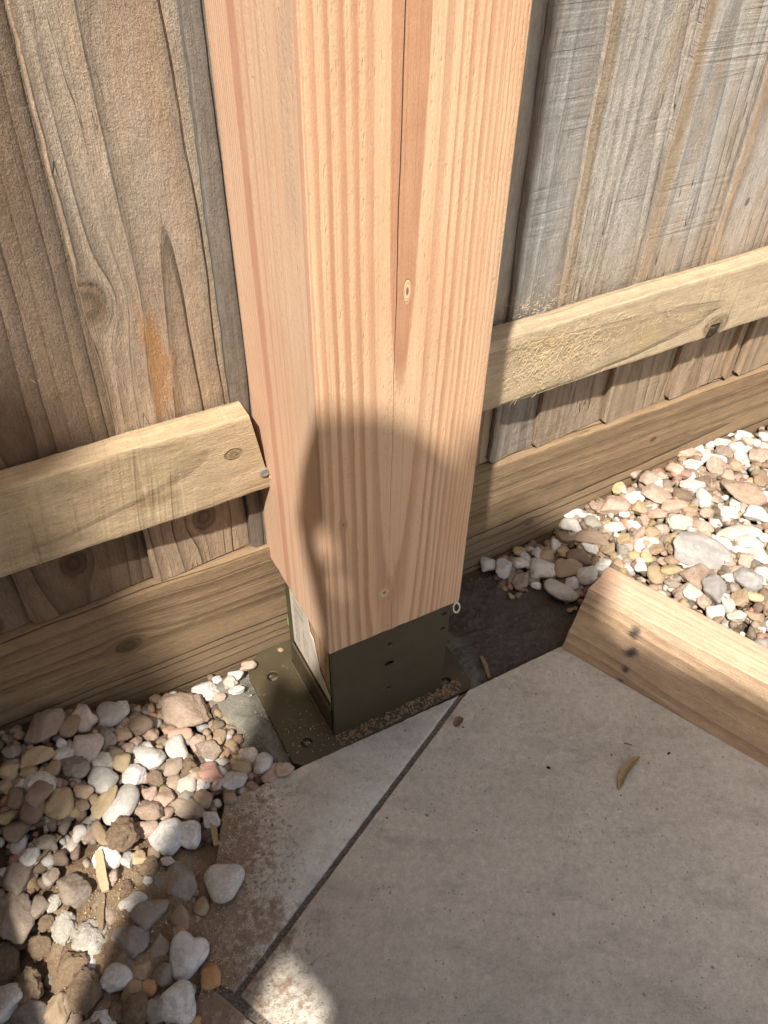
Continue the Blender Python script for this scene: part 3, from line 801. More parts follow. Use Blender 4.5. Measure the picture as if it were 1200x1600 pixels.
def concrete_mat():
    g = G("rough_concrete"); p = g.pos(); x, y, z = g.sep(p)
    b = g.noise(p, 22, 5, .65); f = g.noise(p, 150, 5, .75); ff = g.noise(p, 800, 3, .75)
    col = g.mix(g.ss(b, .35, .65), (0.155, 0.145, 0.115), (0.25, 0.235, 0.19))
    damp_shade = g.ss(x + (b-.5)*.08, .37, .41)  # dark right side: damp and the post's shade, both put into the colour
    col = g.mix(damp_shade*.92, col, g.mix(f, (0.045, 0.035, 0.029), (0.125, 0.100, 0.082)))
    col = g.mix(g.ss(ff + (f-.5)*.5, .66, .74)*(.65), col, (0.55, 0.45, 0.29))
    col = g.scale(col, 1+(f-.5)*.9)
    return g.finish(col, .9, f+ff*.5+b, .0030, 1.0, .25)
M_conc = concrete_mat()
def build_footing():
    out = [(.080, .575), (.084, .535), (.100, .500), (.106, .470), (.120, .445), (.20, .4385), (.35, .4375), (.530, .4380), (.570, .46), (.580, .500), (.560, .545), (.515, .580), (.470, .597), (.30, .599), (.16, .599), (.105, .592)]
    pts = []
    for i in range(len(out)):
        a = Vector(out[i]); b = Vector(out[(i+1) % len(out)]); m = max(1, int((b-a).length/.006))
        for k in range(m):
            q = a.lerp(b, k/m)
            if q.y > .45 or q.x < .12: q = q + Vector((fbm(q.x*40, q.y*40, 1), fbm(q.x*40, q.y*40, 2)))*.005
            q.y = min(q.y, .599); pts.append(q)
    c = Vector((.31, .515)); n = len(pts); V = []; F = []; K = 34
    for k in range(K+1):
        t = k/K
        for p in pts:
            q = c.lerp(p, t); r = (p-q).length
            inside = (.138 < q.x < .382 and .436 < q.y < .611)
            h = -.0012
            nzv = .0045*fbm(q.x*38, q.y*38, 3) + .0020*fbm(q.x*150, q.y*150, 5)
            if inside: h += -.003 + nzv*.15
            else: h += nzv*1.15 + .002 - .010*ss(.02, 0, r)
            if q.x > .39: h -= .006
            if q.x < .15: h += .007*ss(.15, .12, q.x)*ss(0, .02, r)
            if k == K: h = -.03
            V.append((q.x, q.y, min(h, .006) if q.y < .45 else h))
    for k in range(K):
        for i in range(n): F.append((k*n+i, (k+1)*n+i, (k+1)*n+(i+1) % n, k*n+(i+1) % n))
    o = link_mesh("concrete_footing", V, F, M_conc, sharp=80)
    bm = bmesh.new(); bm.from_mesh(o.data); bmesh.ops.remove_doubles(bm, verts=bm.verts, dist=1e-5); bmesh.ops.recalc_face_normals(bm, faces=bm.faces)
    bm.to_mesh(o.data); bm.free()
    tag(o, "rough concrete footing under the metal shoe, grey left, right coloured dark for damp and shade", "concrete footing")
build_footing()

# ------------------------------------------------------------------ stones
def stone_mat(name, c1, c2, vein=None, rough=.8, grit=.5, speck=None, dust=.25, nscale=2.2, bump=.03):
    g = G(name)
    n_ = g.n.new('ShaderNodeNewGeometry'); isl = X(g, n_.outputs['Random Per Island']); r = g.m('FRACT', g.rand()+isl*7.31)
    p = g.obj(); w = r*30.0
    b = g.noise(p, nscale, 4, .6, w=w); f = g.noise(p, 9, 5, .7, w=w); ff = g.noise(p, 45, 3, .7, w=w)
    col = g.mix(g.ss(b, .35, .65), c1, c2)
    r2 = g.fract(r*13.7); r3 = g.fract(r*41.3)
    col = g.scale(col, .80 + r2*.40 + (f-.5)*.9*grit + (ff-.5)*.7*grit + (g.noise(g.pos(), 1500, 3, .7)-.5)*.55)
    col = g.mix(r3*.25, col, (0.42, 0.33, 0.23))
    if vein:
        v = g.ss(g.abs(g.noise(p, 1.8, 5, .65, w=w+5.0, dist=.6)-.5), .05, .0); col = g.mix(v*.55, col, vein)
        v2 = g.ss(g.noise(p, 3.2, 4, .6, w=w+9.0), .58, .70); col = g.mix(v2*.4, col, vein)
    if speck:
        s = g.ss(g.noise(p, 22, 2, .5, w=w+2.0), .64, .70); col = g.mix(s*.7, col, speck)
    # dust, earth and sawdust caught on the stone
    d = g.ss(g.noise(p, 5.5, 5, .75, w=w+3.0), .56, .68); col = g.mix(d*dust, col, (0.33, 0.235, 0.145))
    d2 = g.ss(g.noise(p, 30, 2, .6, w=w+4.0), .66, .70)*g.ss(f, .48, .6); col = g.mix(d2*min(1, dust*2.2), col, (0.58, 0.45, 0.27))
    pn = g.noise(g.pos(), 420, 5, .75)
    return g.finish(col, rough, f*.6+ff*.35*grit+b*.4+pn*.9*grit, bump*1.3, 1.0, .3)
# bump distance is in object units of the stones (they are scaled), so keep it small
MS = {
 'w': stone_mat('white_marble', (.64, .62, .575), (.53, .505, .46), (.34, .32, .29), .62, .6, dust=.30, bump=.0007),
 'c': stone_mat('cream_stone', (.62, .55, .47), (.52, .44, .37), (.40, .32, .26), .7, .5, dust=.3, bump=.0008),
 't': stone_mat('tan_pebble', (.38, .28, .18), (.30, .21, .13), None, .72, .6, dust=.25, bump=.0008),
 'y': stone_mat('ochre_pebble', (.46, .35, .20), (.36, .27, .15), None, .7, .6, (.22, .14, .07), .2, bump=.0008),
 'p': stone_mat('pink_brown_stone', (.44, .31, .24), (.36, .245, .185), (.52, .42, .34), .75, .8, dust=.3, bump=.0010),
 'r': stone_mat('red_stone', (.44, .25, .19), (.48, .29, .22), None, .75, .8, dust=.25, bump=.0010),
 'g': stone_mat('grey_brown_stone', (.27, .235, .19), (.20, .17, .14), (.34, .31, .27), .75, .7, dust=.3, bump=.0010),
 'd': stone_mat('dark_brown_stone', (.23, .16, .11), (.17, .12, .085), None, .72, .7, dust=.25, bump=.0009),
 'o': stone_mat('orange_tan_pebble', (.44, .25, .11), (.38, .20, .08), None, .65, .5, dust=.15, bump=.0008),
 'a': stone_mat('broken_stone', (.35, .265, .195), (.27, .20, .145), (.42, .34, .27), .85, 1.0, dust=.45, bump=.0014),
 'A': stone_mat('broken_grey_stone', (.30, .235, .18), (.24, .185, .14), (.36, .30, .25), .85, 1.0, dust=.45, nscale=3, bump=.0014),
 'G': stone_mat('slate_grey_stone', (.26, .23, .20), (.20, .175, .15), None, .8, .9, (.42, .36, .28), .35, bump=.0012),
 'R': stone_mat('rough_pink_rock', (.50, .37, .28), (.40, .28, .20), None, .9, 1.1, (.62, .50, .38), .35, nscale=3, bump=.0022),
 'K': stone_mat('chalky_rock', (.70, .66, .57), (.58, .53, .44), None, .95, 1.0, (.38, .32, .25), .3, nscale=4, bump=.0022),
 'F': stone_mat('mottled_flint', (.27, .26, .25), (.42, .395, .365), (.24, .235, .235), .7, .8, None, .25, nscale=2, bump=.0012),
 'S': stone_mat('earth_clod', (.27, .18, .11), (.34, .235, .15), None, .98, 1.3, (.52, .40, .25), .5, nscale=5, bump=.0026),
}
MS['s'] = MS['S']
def ico(sub):
    bm = bmesh.new(); bmesh.ops.create_icosphere(bm, subdivisions=sub, radius=.5)
    V = np.array([v.co[:] for v in bm.verts]); F = [tuple(v.index for v in f.verts) for f in bm.faces]; bm.free(); return V, F
ICO = {2: ico(2), 3: ico(3), 4: ico(4)}
def stone_shape(kind, seed, sub):
    V, F = ICO[sub]; rnd = random.Random(seed*77+3); P = V.copy()*2
    if kind == 'pebble':
        k = rnd.uniform(.12, .36); n = 1.0; so = seed*7.7
        off = [rnd.uniform(-.28, .28) for _ in range(4)]
        for i, v in enumerate(P):
            e = 2.6; s = (abs(v[0])**e+abs(v[1])**e+abs(v[2])**e)**(1/e); q = v/s
            s = 1 + k*noise.noise(Vector(q)*1.0+Vector((so, 0, 0)))*1.8 + .10*noise.noise(Vector(q)*2.4+Vector((so, 3, 0))) + .022*noise.noise(Vector(q)*7+Vector((so, 3, 0)))
            q = q*s; q[1] *= 1+off[0]*q[0]; q[0] *= 1+off[1]*q[1]; q[1] += off[2]*.7*q[0]**2; P[i] = q
    elif kind == 'bone':
        for i, v in enumerate(P):
            q = v.copy(); q[1] *= .80+.22*q[0]**2-.10*q[0]; q[1] += .12*q[0]**2; P[i] = q*(1+.07*noise.noise(Vector(q)*1.7))
    elif kind in ('heart', 'tri'):
        for i, v in enumerate(P):
            e = 2.3; s = (abs(v[0])**e+abs(v[1])**e+abs(v[2])**e)**(1/e); q = v/s
            a = math.atan2(q[1], q[0]); r = math.hypot(q[0], q[1])
            f = 1+.13*math.cos(3*(a+math.pi/2)) + (0 if kind == 'tri' else -.16*math.exp(-((a-math.pi/2)/.35)**2))
            q[0] *= f; q[1] *= f; P[i] = q*(1+.05*noise.noise(Vector(q)*1.6+Vector((seed, 0, 0))))
    elif kind in ('rock', 'slab'):
        pl = []
        for _ in range(rnd.randint(8, 12)):
            d = Vector((rnd.gauss(0, 1), rnd.gauss(0, 1), rnd.gauss(0, 1)*(1.0))).normalized(); pl.append((np.array(d), rnd.uniform(.50, .84)))
        for i, v in enumerate(P):
            n_ = np.linalg.norm(v); u = v/n_; r = 1.05
            rs = sorted([c/max(1e-3, float(u @ d)) for d, c in pl if u @ d > .05] + [1.05])
            r = rs[0]; r = r if len(rs) < 2 else r - .03*math.exp(-(rs[1]-rs[0])*30)
            q = u*r; vv = Vector(u)
            q = q*(1+.10*noise.fractal(vv*3+Vector((seed, 0, 0)), .8, 2.1, 4)+.030*noise.noise(vv*14+Vector((seed, 0, 0)))); P[i] = q
    elif kind == 'clod':
        for i, v in enumerate(P):
            u = v/np.linalg.norm(v); vv = Vector(u)
            q = 1+.30*noise.noise(vv*1.4+Vector((seed, 0, 0)))+.16*noise.noise(vv*3.3+Vector((0, seed, 0)))+.20*abs(noise.noise(vv*6+Vector((0, seed, 0))))+.12*noise.noise(vv*13+Vector((0, seed, 0)))
            P[i] = u*q
    lo = P.min(0); hi = P.max(0); P = (P-(lo+hi)/2)/(hi-lo)
    return P, F
MESH = {}
def stone_mesh(kind, seed, mat):
    key = (kind, seed, mat)
    if key not in MESH:
        P, F = stone_shape(kind, seed, 4 if kind in ('clod', 'rock', 'slab') else 3)
        nm = {'clod': 'earth_clod', 'rock': 'broken_stone', 'slab': 'broken_stone'}.get(kind, 'pebble')
        me = bpy.data.meshes.new(nm); me.from_pydata([tuple(v) for v in P], [], F); me.materials.append(MS[mat])
        me.polygons.foreach_set('use_smooth', [True]*len(F)); me.update(); MESH[key] = me
    return MESH[key]
COLN = dict(w='white', c='cream', t='tan', y='ochre yellow', p='pinkish brown', r='red', g='grey brown', d='dark brown', o='orange tan', a='light brown', A='grey brown', G='slate grey', R='pinkish', K='chalky white', F='mottled grey and white', S='brown', s='brown')
SPECIAL = {  # stones with a form or a place of their own: (x, y) in mm -> (shape, label, thickness)
    (-39, 576): ('pebble', 'rounded pinkish cream stone against the gravel board in the shade', 0.65),
    (-12, 576): ('tri', 'pale grey white stone in the shade against the gravel board', 0.65),
    (63, 555): ('rock', 'big pinkish rock beside the concrete footing under the gravel board', 0.75),
    (46, 534): ('pebble', 'flat red stone just below the big pinkish rock', 0.6),
    (-43, 542): ('pebble', 'round cream stone in the shade of the left bed', 0.65),
    (40, 514): ('pebble', 'upright bright white stone just under the flat red stone', 0.6),
    (8, 515): ('pebble', 'bright white oval stone in the sunny strip below the pinkish rock', 0.6),
    (61, 475): ('rock', 'small red stone in the sun near the concrete footing', 0.7),
    (-83, 494): ('pebble', 'round dull ochre stone in the shade of the left bed', 0.5),
    (-44, 481): ('pebble', 'long ochre pebble leaning against the bone shaped white stone', 0.45),
    (-29, 472): ('bone', 'bone shaped white stone lying in the sunny strip of the left bed', 0.62),
    (-7, 458): ('rock', 'bright pinkish rough rock in the sunny strip of the left bed', 0.65),
    (1, 425): ('pebble', 'white stone soiled with sawdust in the sunny strip of the left bed', 0.6),
    (20, 417): ('pebble', 'bright white stone right of the sawdust soiled white stone', 0.6),
    (-38, 440): ('clod', 'crumbly dark lump of earth between the bone shaped stone and sawdust', 0.8),
    (-57, 426): ('pebble', 'white oval stone at the top of the earth heap', 0.55),
    (33, 355): ('tri', 'white rounded triangular stone lying alone on the corner of the paving', 0.5),
    (-20, 309): ('heart', 'white heart shaped stone at the edge of the paving', 0.5),
    (-40, 276): ('tri', 'tall white stone below the heart shaped stone at the bottom edge', 0.55),
    (-47, 377): ('pebble', 'brilliant white oval stone in the middle of the earth heap', 0.55),
    (-146, 411): ('slab', 'big flat brown slab of stone at the lower left edge of the photo', 0.45),
    (-92, 410): ('rock', 'large light brown broken stone on the earth heap', 0.7),
    (-38, 359): ('rock', 'dark grey pyramid shaped stone in the half shade of the left bed', 0.85),
    (-60, 343): ('rock', 'grey angular stone right of the pale yellow wood chip', 0.7),
    (-78, 319): ('pebble', 'medium grey white pebble below the grey angular stone', 0.6),
    (-109, 382): ('clod', 'smaller chalky rock at the upper left of the rough chalky rock', 0.7),
    (-90, 361): ('clod', 'rough chalky white rock left of the pale yellow wood chip', 0.7),
    (-149, 346): ('clod', 'large lump of earth near the bottom left corner', 0.75),
    (-167, 344): ('pebble', 'large bright white stone at the bottom left corner', 0.6),
    (-106, 321): ('clod', 'large lump of earth half in the sun at the bottom of the photo', 0.75),
    (-6, 285): ('pebble', 'orange tan pebble on the paving beside the heart shaped stone', 0.55),
    (-3, 378): ('rock', 'long grey brown stone between the earth heap and the paving', 0.6),
    (82, 454): ('rock', 'white stone at the end of the paving edge beside small tan pebbles', 0.6),
    (493, 589): ('pebble', 'first white stone right of the post in the shade', 0.65),
    (505, 572): ('rock', 'pointed white stone in the shade at the foot of the gravel board', 0.7),
    (549, 543): ('pebble', 'large pale stone in the shade between post and timber baulk', 0.65),
    (546, 503): ('bone', 'long white stone with grey spots beside the end of the timber baulk', 0.65),
    (589, 504): ('pebble', 'rounded white stone touching the end of the timber baulk', 0.65),
    (639, 596): ('pebble', 'flat white oval stone at the shadow edge against the gravel board', 0.55),
    (621, 583): ('pebble', 'white rounded stone under the flat white oval stone', 0.65),
    (646, 567): ('rock', 'grey brown stone at the shadow edge right of two white stones', 0.65),
    (629, 549): ('pebble', 'long brown stone at the shadow edge of the right bed', 0.6),
    (860, 574): ('pebble', 'long white stone in the sunny right bed near the gravel board', 0.6),
    (842, 499): ('rock', 'large rough orange pink rock near the right edge of the photo', 0.6),
    (739, 468): ('pebble', 'ochre oval pebble above the large mottled flint', 0.55),
    (707, 481): ('pebble', 'upright ochre pebble left of the large mottled flint', 0.6),
    (723, 441): ('rock', 'large mottled grey flint in the sunny right bed', 0.42),
    (781, 446): ('pebble', 'long irregular white stone right of the large mottled flint', 0.55),
    (690, 422): ('rock', 'pinkish grey rock just behind the timber baulk', 0.6),
    (694, 395): ('rock', 'grey and white mottled stone near the back of the timber baulk', 0.7),
    (657, 457): ('pebble', 'upright ochre pebble touching the back of the timber baulk', 0.55),
}
STONES = "c -39 576 -28 31 31;w -12 576 -39 36 31;w 1 576 -28 18 19;g 12 571 -28 13 16;t -53 570 -28 23 26;A -75 577 60 43 34;g -23 548 -28 22 23;t -6 548 -16 20 17;d 14 555 -28 28 24;R 63 555 -41 60 44;r 46 534 -30 35 16;p 23 542 -107 16 11;c -43 542 -28 30 34;w -66 542 17 23 17;w -65 555 -103 14 11;y -89 548 -10 34 20;g -111 562 -28 17 17;w -34 522 -105 27 21;d -19 528 -28 17 18;p -7 532 -28 15 15;p 3 538 -28 14 14;w 40 514 -100 32 23;p 63 513 -28 19 20;a 70 498 -85 25 22;c 87 512 -28 11 11;w 8 515 -37 38 28;w 12 526 -28 16 14;y -17 515 -28 19 21;g -59 524 -28 30 30;y -118 542 -28 19 18;t -102 535 -28 18 15;t -79 529 -28 17 18;t -90 530 -28 11 14;w -40 504 -52 33 26;w -9 499 -11 26 24;S 9 488 -90 21 17;a 30 495 42 26 20;s 43 492 -84 23 20;r 61 475 -93 31 23;t 49 479 -28 15 17;c 36 471 -109 23 21;w 48 464 -28 15 15;c 65 458 -28 12 14;w -110 527 -28 16 12;t -123 530 -28 13 15;w -94 517 -33 32 26;t -59 497 -38 20 15;t -53 487 -105 13 10;y -83 494 -28 28 31;d -96 504 -102 28 25;d -118 512 -28 21 23;y -44 481 35 35 19;w -29 472 46 48 28;p -2 474 -28 16 15;p 10 467 -82 25 20;g 31 460 -28 17 14;t 45 449 -28 20 21;R -7 458 -28 30 25;a 29 445 -38 38 22;w 45 422 -110 20 18;w 1 425 29 36 34;w 20 417 -95 30 25;p -15 440 -28 22 18;S -38 440 -28 35 34;t -56 450 -81 33 13;d -64 485 -28 17 13;w -57 426 -33 26 22;w -41 419 54 17 13;y -31 416 18 15 15;d -125 484 -28 23 27;g -103 463 -28 21 15;w -120 456 -28 18 19;y -130 502 -28 16 18;d -108 495 -28 24 27;c -7 401 -28 14 10;t -17 415 -89 15 12;w 33 355 -28 38 36;w -20 309 -46 35 38;w -40 276 -103 34 32;w -47 377 -23 26 22;A -146 411 69 51 37;A -92 410 -28 32 33;A -137 444 -28 25 31;G -38 359 57 36 31;G -60 343 -97 32 34;w -78 319 -37 27 24;a -77 392 -28 18 19;a -70 377 -28 22 24;A -125 410 -28 20 23;K -109 382 -28 25 30;K -90 361 -78 36 33;w -100 344 -23 19 17;S -110 343 -28 27 28;S -149 346 -28 28 33;w -167 344 -101 30 36;S -106 321 -28 31 35;t -130 317 -28 22 27;G -152 324 -37 33 25;w -98 293 -28 23 17;A -40 326 62 28 18;t -58 315 -107 16 17;g -43 304 50 20 19;o -57 299 -107 15 15;t -70 300 -28 21 24;o -6 285 -105 22 18;t -13 344 -28 21 23;t -19 333 -28 16 17;t 7 345 -81 16 16;t -3 355 -28 13 14;t 0 338 -28 7 7;g -3 378 -94 45 29;g -18 389 -98 24 16;p -60 406 42 20 19;s -25 405 -28 20 19;w -30 391 -28 11 9;K -112 408 44 19 13;S -71 287 -28 23 26;g -57 280 61 22 19;o -32 258 -28 14 11;S -163 374 -96 34 25;S -109 359 -28 18 21;g -66 325 -28 15 15;w 94 574 -45 31 21;p 104 557 -28 15 11;c 122 570 -28 18 15;w 131 577 -28 19 15;w 124 557 -4 19 13;p 149 582 -3 21 13;w 110 581 -28 13 11;c 106 475 -33 22 17;y 93 466 -39 25 15;w 116 457 49 25 20;p 120 443 38 24 17;p 133 441 -6 20 18;w 82 454 -39 28 24;t 71 437 -28 16 12;d 96 439 -28 13 10;t 86 509 -111 19 14;a -107 433 -28 13 13;s -50 394 -28 16 14;s -123 395 -28 14 16;S -133 376 -28 23 23;d -103 294 -28 11 10;g -19 363 -28 14 14;S -86 293 -28 16 17;p -123 324 -28 13 14;w 493 589 -28 22 22;w 505 572 -124 33 22;w 530 571 -28 22 22;g 514 544 -28 23 25;w 549 543 -41 38 31;w 546 503 -55 45 28;w 589 504 -28 28 27;w 616 509 6 30 20;w 566 506 -128 22 18;w 540 570 -118 30 15;w 560 572 -119 24 16;w 585 567 -112 24 15;y 541 587 -28 19 15;y 567 562 -28 22 18;t 588 554 -28 22 24;t 574 528 -15 37 29;w 617 537 -28 24 24;d 597 534 -42 33 24;w 639 596 -30 37 17;w 621 583 -42 32 26;g 646 567 -57 31 30;d 629 549 -57 50 28;d 603 569 -42 29 22;w 664 547 -28 28 21;y 663 524 -28 22 19;t 634 521 -28 22 20;g 650 511 -28 15 17;p 684 573 -8 49 34;p 671 589 -27 27 21;y 710 595 -27 21 19;w 715 569 -51 27 23;y 708 551 -28 24 23;w 719 540 -28 17 17;p 740 555 -35 43 33;p 742 605 -130 35 22;p 755 583 -2 36 26;w 757 567 -27 18 14;p 830 602 -13 34 27;p 794 581 -27 24 26;r 799 566 -27 23 20;w 822 575 -60 26 22;w 860 574 -51 41 23;w 853 597 -120 30 19;w 878 600 -27 17 19;w 897 594 -35 31 19;w 919 606 -44 22 17;A 883 575 -61 26 25;w 901 562 -114 41 29;w 936 587 -35 29 19;w 940 568 -27 21 19;p 921 546 -27 35 32;w 963 573 -27 19 20;w 788 542 -75 31 26;d 768 534 -43 30 19;w 786 514 -134 32 23;p 807 512 -128 28 18;w 798 482 -43 28 25;R 842 499 -43 61 52;w 827 459 -15 45 27;p 849 555 -27 31 31;t 887 508 -130 40 23;r 718 527 -28 28 23;p 744 527 -28 35 21;t 757 507 -28 21 19;r 748 499 -28 22 17;w 756 489 -28 15 11;K 732 500 -42 36 25;p 752 478 -28 25 21;y 739 468 -50 28 21;y 707 481 -125 33 24;t 683 487 -28 22 20;c 668 499 -28 17 17;w 686 533 -28 21 17;w 688 556 -28 17 13;p 683 519 -28 21 19;F 723 441 -45 87 53;w 698 450 -42 28 16;w 781 446 -21 58 27;w 779 429 -28 32 28;w 762 424 -28 20 17;w 776 406 -102 37 24;p 758 407 -28 28 24;F 735 384 -28 35 33;R 690 422 -57 45 38;c 674 410 -28 27 29;F 694 395 -109 42 36;w 722 400 -28 18 15;t 686 459 -28 22 18;y 657 457 -116 34 22;y 674 449 -34 27 16;w 650 478 -123 24 16;w 641 482 -34 20 13;g 676 437 -28 16 13;g 664 432 -56 23 18;t 710 369 -28 25 25;w 696 373 -123 37 20;y 730 359 -41 34 13;p 676 388 -28 24 21;y 655 494 -28 17 16;t 631 495 -28 17 16;t 694 507 -28 22 19;p 708 504 -28 17 15;p 760 553 -27 21 19;p 701 529 -28 19 17;p 771 582 -27 18 16;d 813 543 -27 23 20;t 844 589 -27 19 16;p 850 532 -27 25 22;w 750 443 -28 25 21;p 735 403 -28 21 18;c 757 382 -28 21 20;t 701 468 -28 22 17;p 678 466 -28 17 15;w 698 440 -28 20 16;y 664 481 -28 18 15;d 642 540 -28 17 17;w 861 481 -27 23 22;p 932 576 -27 19 17;t 875 544 -27 20 19;p 773 494 -28 21 17;p 800 441 -28 19 15;w 676 371 -28 24 19;c 689 353 -28 23 18;t 707 342 -28 26 21;w 805 423 -28 20 19;w 771 475 -28 17 15;d 608 513 -28 17 16;p 544 521 -28 17 12;w 527 529 -28 15 11"
def region(x, y):
    if x < .3:
        if y > .565: a = "against the foot of the gravel board"
        elif x > .055 and y > .47: a = "beside the grey concrete footing"
        elif y > .50: a = "in the upper part of the left stone bed"
        elif x > .03 and y > .39: a = "at the left tip of the paving"
        elif y > .435: a = "in the middle of the left stone bed"
        elif y > .385: a = "among the sawdust of the left stone bed"
        elif y > .33: a = "beside the earth heap at lower left"
        else: a = "in the bottom left corner of the photo"
        if x < -.07: b = "near the left edge of the photo"
        elif x < -.02: b = "left of the bed's middle"
        elif x < .03: b = "right of the bed's middle"
        else: b = "towards the paving"
        return a + ", " + b
    if x < .56: return "in the shade between the post and the timber baulk"
    if x < .64: a = "where shade meets sun"
    elif x < .74: a = "in the sunny right stone bed"
    elif x < .84: a = "far along the sunny right stone bed"
    else: a = "near the right edge of the photo"
    if y > .56: b = "close to the gravel board"
    elif y > .48: b = "midway between fence and timber baulk"
    else: b = "just behind the timber baulk"
    return a + ", " + b
seen = {}
placed = []
def put_stones():
    rnd = random.Random(11)
    for i, e in enumerate(STONES.split(';')):
        k, x, y, yaw, L, W = e.split(' '); x, y, L, W = float(x)/1000, float(y)/1000, float(L)/1000, float(W)/1000; yaw = float(yaw)
        if k in 'wctyprgdo': shp = 'pebble'
        elif k in 'sS': shp = 'clod'
        elif k == 'K': shp = 'clod'
        else: shp = 'rock'
        if (k in 'pgr' and rnd.random() < .8) or (k in 'ctdy' and rnd.random() < .45) or (k == 'w' and rnd.random() < .35): shp = 'rock'
        sh_lab = None; tk = rnd.uniform(.55, .75)
        q = SPECIAL.get((round(x*1000), round(y*1000)))
        if q: shp, sh_lab, tk = q
        seed = rnd.randrange(11 if shp in ('pebble', 'rock') else 4)
        if shp in ('bone', 'heart', 'tri'): seed = 0
        me = stone_mesh(shp, seed, k)
        nm = {'clod': 'chalky_rock' if k == 'K' else 'earth_clod', 'rock': 'broken_stone', 'slab': 'broken_stone'}.get(shp, 'pebble')
        o = bpy.data.objects.new(nm, me); COL.objects.link(o)
        T = min(L, W)*tk
        if pave_mask(x, y): z = .008 + T*.46
        else: z = gh(x, y) + T*.25 + rnd.uniform(-.001, .003)
        for (px, py, pr, pz) in placed:      # ride up on a bigger neighbour already lying there
            d = math.hypot(px-x, py-y)
            if d < (pr+W*.5)*.55: z = max(z, pz+T*.25)
        placed.append((x, y, W*.5, z))
        o.location = (x, y, z); o.scale = (L*1.04, W*1.04, T)
        tl = 6 if pave_mask(x, y) else 20
        o.rotation_euler = Euler((math.radians(rnd.uniform(-tl, tl)), math.radians(rnd.uniform(-tl, tl)*.6), math.radians(yaw + (180 if (not q and rnd.random() < .5) else 0))), 'XYZ')
        size = "tiny" if L < .017 else "small" if L < .024 else "medium" if L < .033 else "large" if L < .045 else "very large"
        form = {'clod': 'crumbly lump of earth' if k != 'K' else 'rough chalky rock', 'rock': 'angular stone'}.get(shp, ('long pebble' if L > W*1.45 else 'rounded pebble'))
        lab = sh_lab or ("%s %s %s %s" % (size, COLN[k] if not (shp == 'clod' and k != 'K') else 'brown', form, region(x, y))).replace("chalky white rough chalky", "rough chalky white")
        cat = 'earth clod' if nm == 'earth_clod' else 'stone' if nm != 'pebble' else 'pebble'
        grp = "stones of the left bed" if x < .3 else "stones of the right bed"
        lab = ' '.join(lab.split()[:16])
        seen.setdefault(lab, []).append(o)
        tag(o, lab, cat, grp)
    for lab, os_ in seen.items():
        if len(os_) > 1:
            for o in os_: o['group'] = lab.split(',')[0] + 's lying together' if False else "alike: " + lab
put_stones()

# fine gravel filling the gaps: too many and too small to count
def build_gravel():
    rnd = random.Random(5); nr = np.random.RandomState(5)
    kinds = ['w', 'w', 't', 't', 'y', 'p', 'p', 'p', 'g', 'g', 'd', 'd', 'a', 'c', 'r', 'A']
    uk = sorted(set(kinds)); protos = [stone_shape('pebble' if i % 3 else 'rock', i+20, 2)[0] for i in range(10)]; F0 = np.array(ICO[2][1])
    VV = []; FF = []; MI = []; base = 0
    def add(x, y, s, zoff, kd):
        nonlocal base
        P = protos[rnd.randrange(10)]*np.array([s, s*rnd.uniform(.65, .95), s*rnd.uniform(.5, .8)])
        R = np.array(Euler((rnd.uniform(-.6, .6), rnd.uniform(-.6, .6), rnd.uniform(0, 6.3))).to_matrix())
        P = P @ R.T + np.array([x, y, gh(x, y)+zoff]); VV.append(P); FF.append(F0+base); base += len(P); MI.extend([uk.index(kd)]*len(F0))
    def ok(x, y):
        if pave_mask(x+.004, y-.004) or y > .594: return False
        if .085 < x < .545 and y > .44 and not (x < .12 and y < .46 and rnd.random() < .3): 
            if not (x > .49 and y > .53) and not (x < .10+.06*rnd.random() and y > .45 and x < .11) : return y > .590 and x < .22 and rnd.random() < .3
        if x > .3:
            t = (x-.4938)*.917 - 0; n = (x-.4938)*.9167+(y-.4314)*.3996
            if n < .09 - 0 and y < .47: 
                if (x-.4938)*.9167 + (y-.4314)*.3996 < .085: return False
        return True
    for (x0, x1, y0, y1, n) in ((-.30, .20, .22, .594, 3000), (.47, 1.25, .12, .594, 7000)):
        for _ in range(n):
            x = rnd.uniform(x0, x1); y = rnd.uniform(y0, y1)
            if not ok(x, y): continue
            heap = math.hypot((x+.055)*.8, y-.36) < .085
            if heap and rnd.random() < .88: continue
            s = rnd.choice((.008, .010, .012, .014, .017, .020)); kd = rnd.choice(kinds)
            add(x, y, s, rnd.uniform(-.008, .001)-s*.1 + (.004 if x > .6 else 0), kd)
    me = bpy.data.meshes.new('gravel'); V = np.concatenate(VV); F = np.concatenate(FF)
    me.from_pydata(V.tolist(), [], F.tolist()); 
    for k in uk: me.materials.append(MG[k])
    me.polygons.foreach_set('material_index', MI); me.polygons.foreach_set('use_smooth', [True]*len(F)); me.update()
    o = bpy.data.objects.new('gravel', me); COL.objects.link(o)
    tag(o, "fine mixed gravel filling the gaps between the bigger stones", "gravel", None, 'stuff')
def gravel_mat(name, c1, c2):
    g = G(name); n_ = g.n.new('ShaderNodeNewGeometry'); isl = X(g, n_.outputs['Random Per Island'])
    p = g.pos(); b = g.noise(p, 120, 3, .6); f = g.noise(p, 600, 4, .7); r2 = g.fract(isl*13.7)
    col = g.mix(g.ss(b, .35, .65), c1, c2); col = g.mix(r2*.4, col, (0.33, 0.24, 0.155)); col = g.scale(col, .45+isl*.65+(f-.5)*.6)
    d = g.ss(g.noise(p, 300, 3, .7), .56, .66); col = g.mix(d*.35, col, (0.42, 0.31, 0.19))
    return g.finish(col, .8, f, .0008, 1.0, .3)
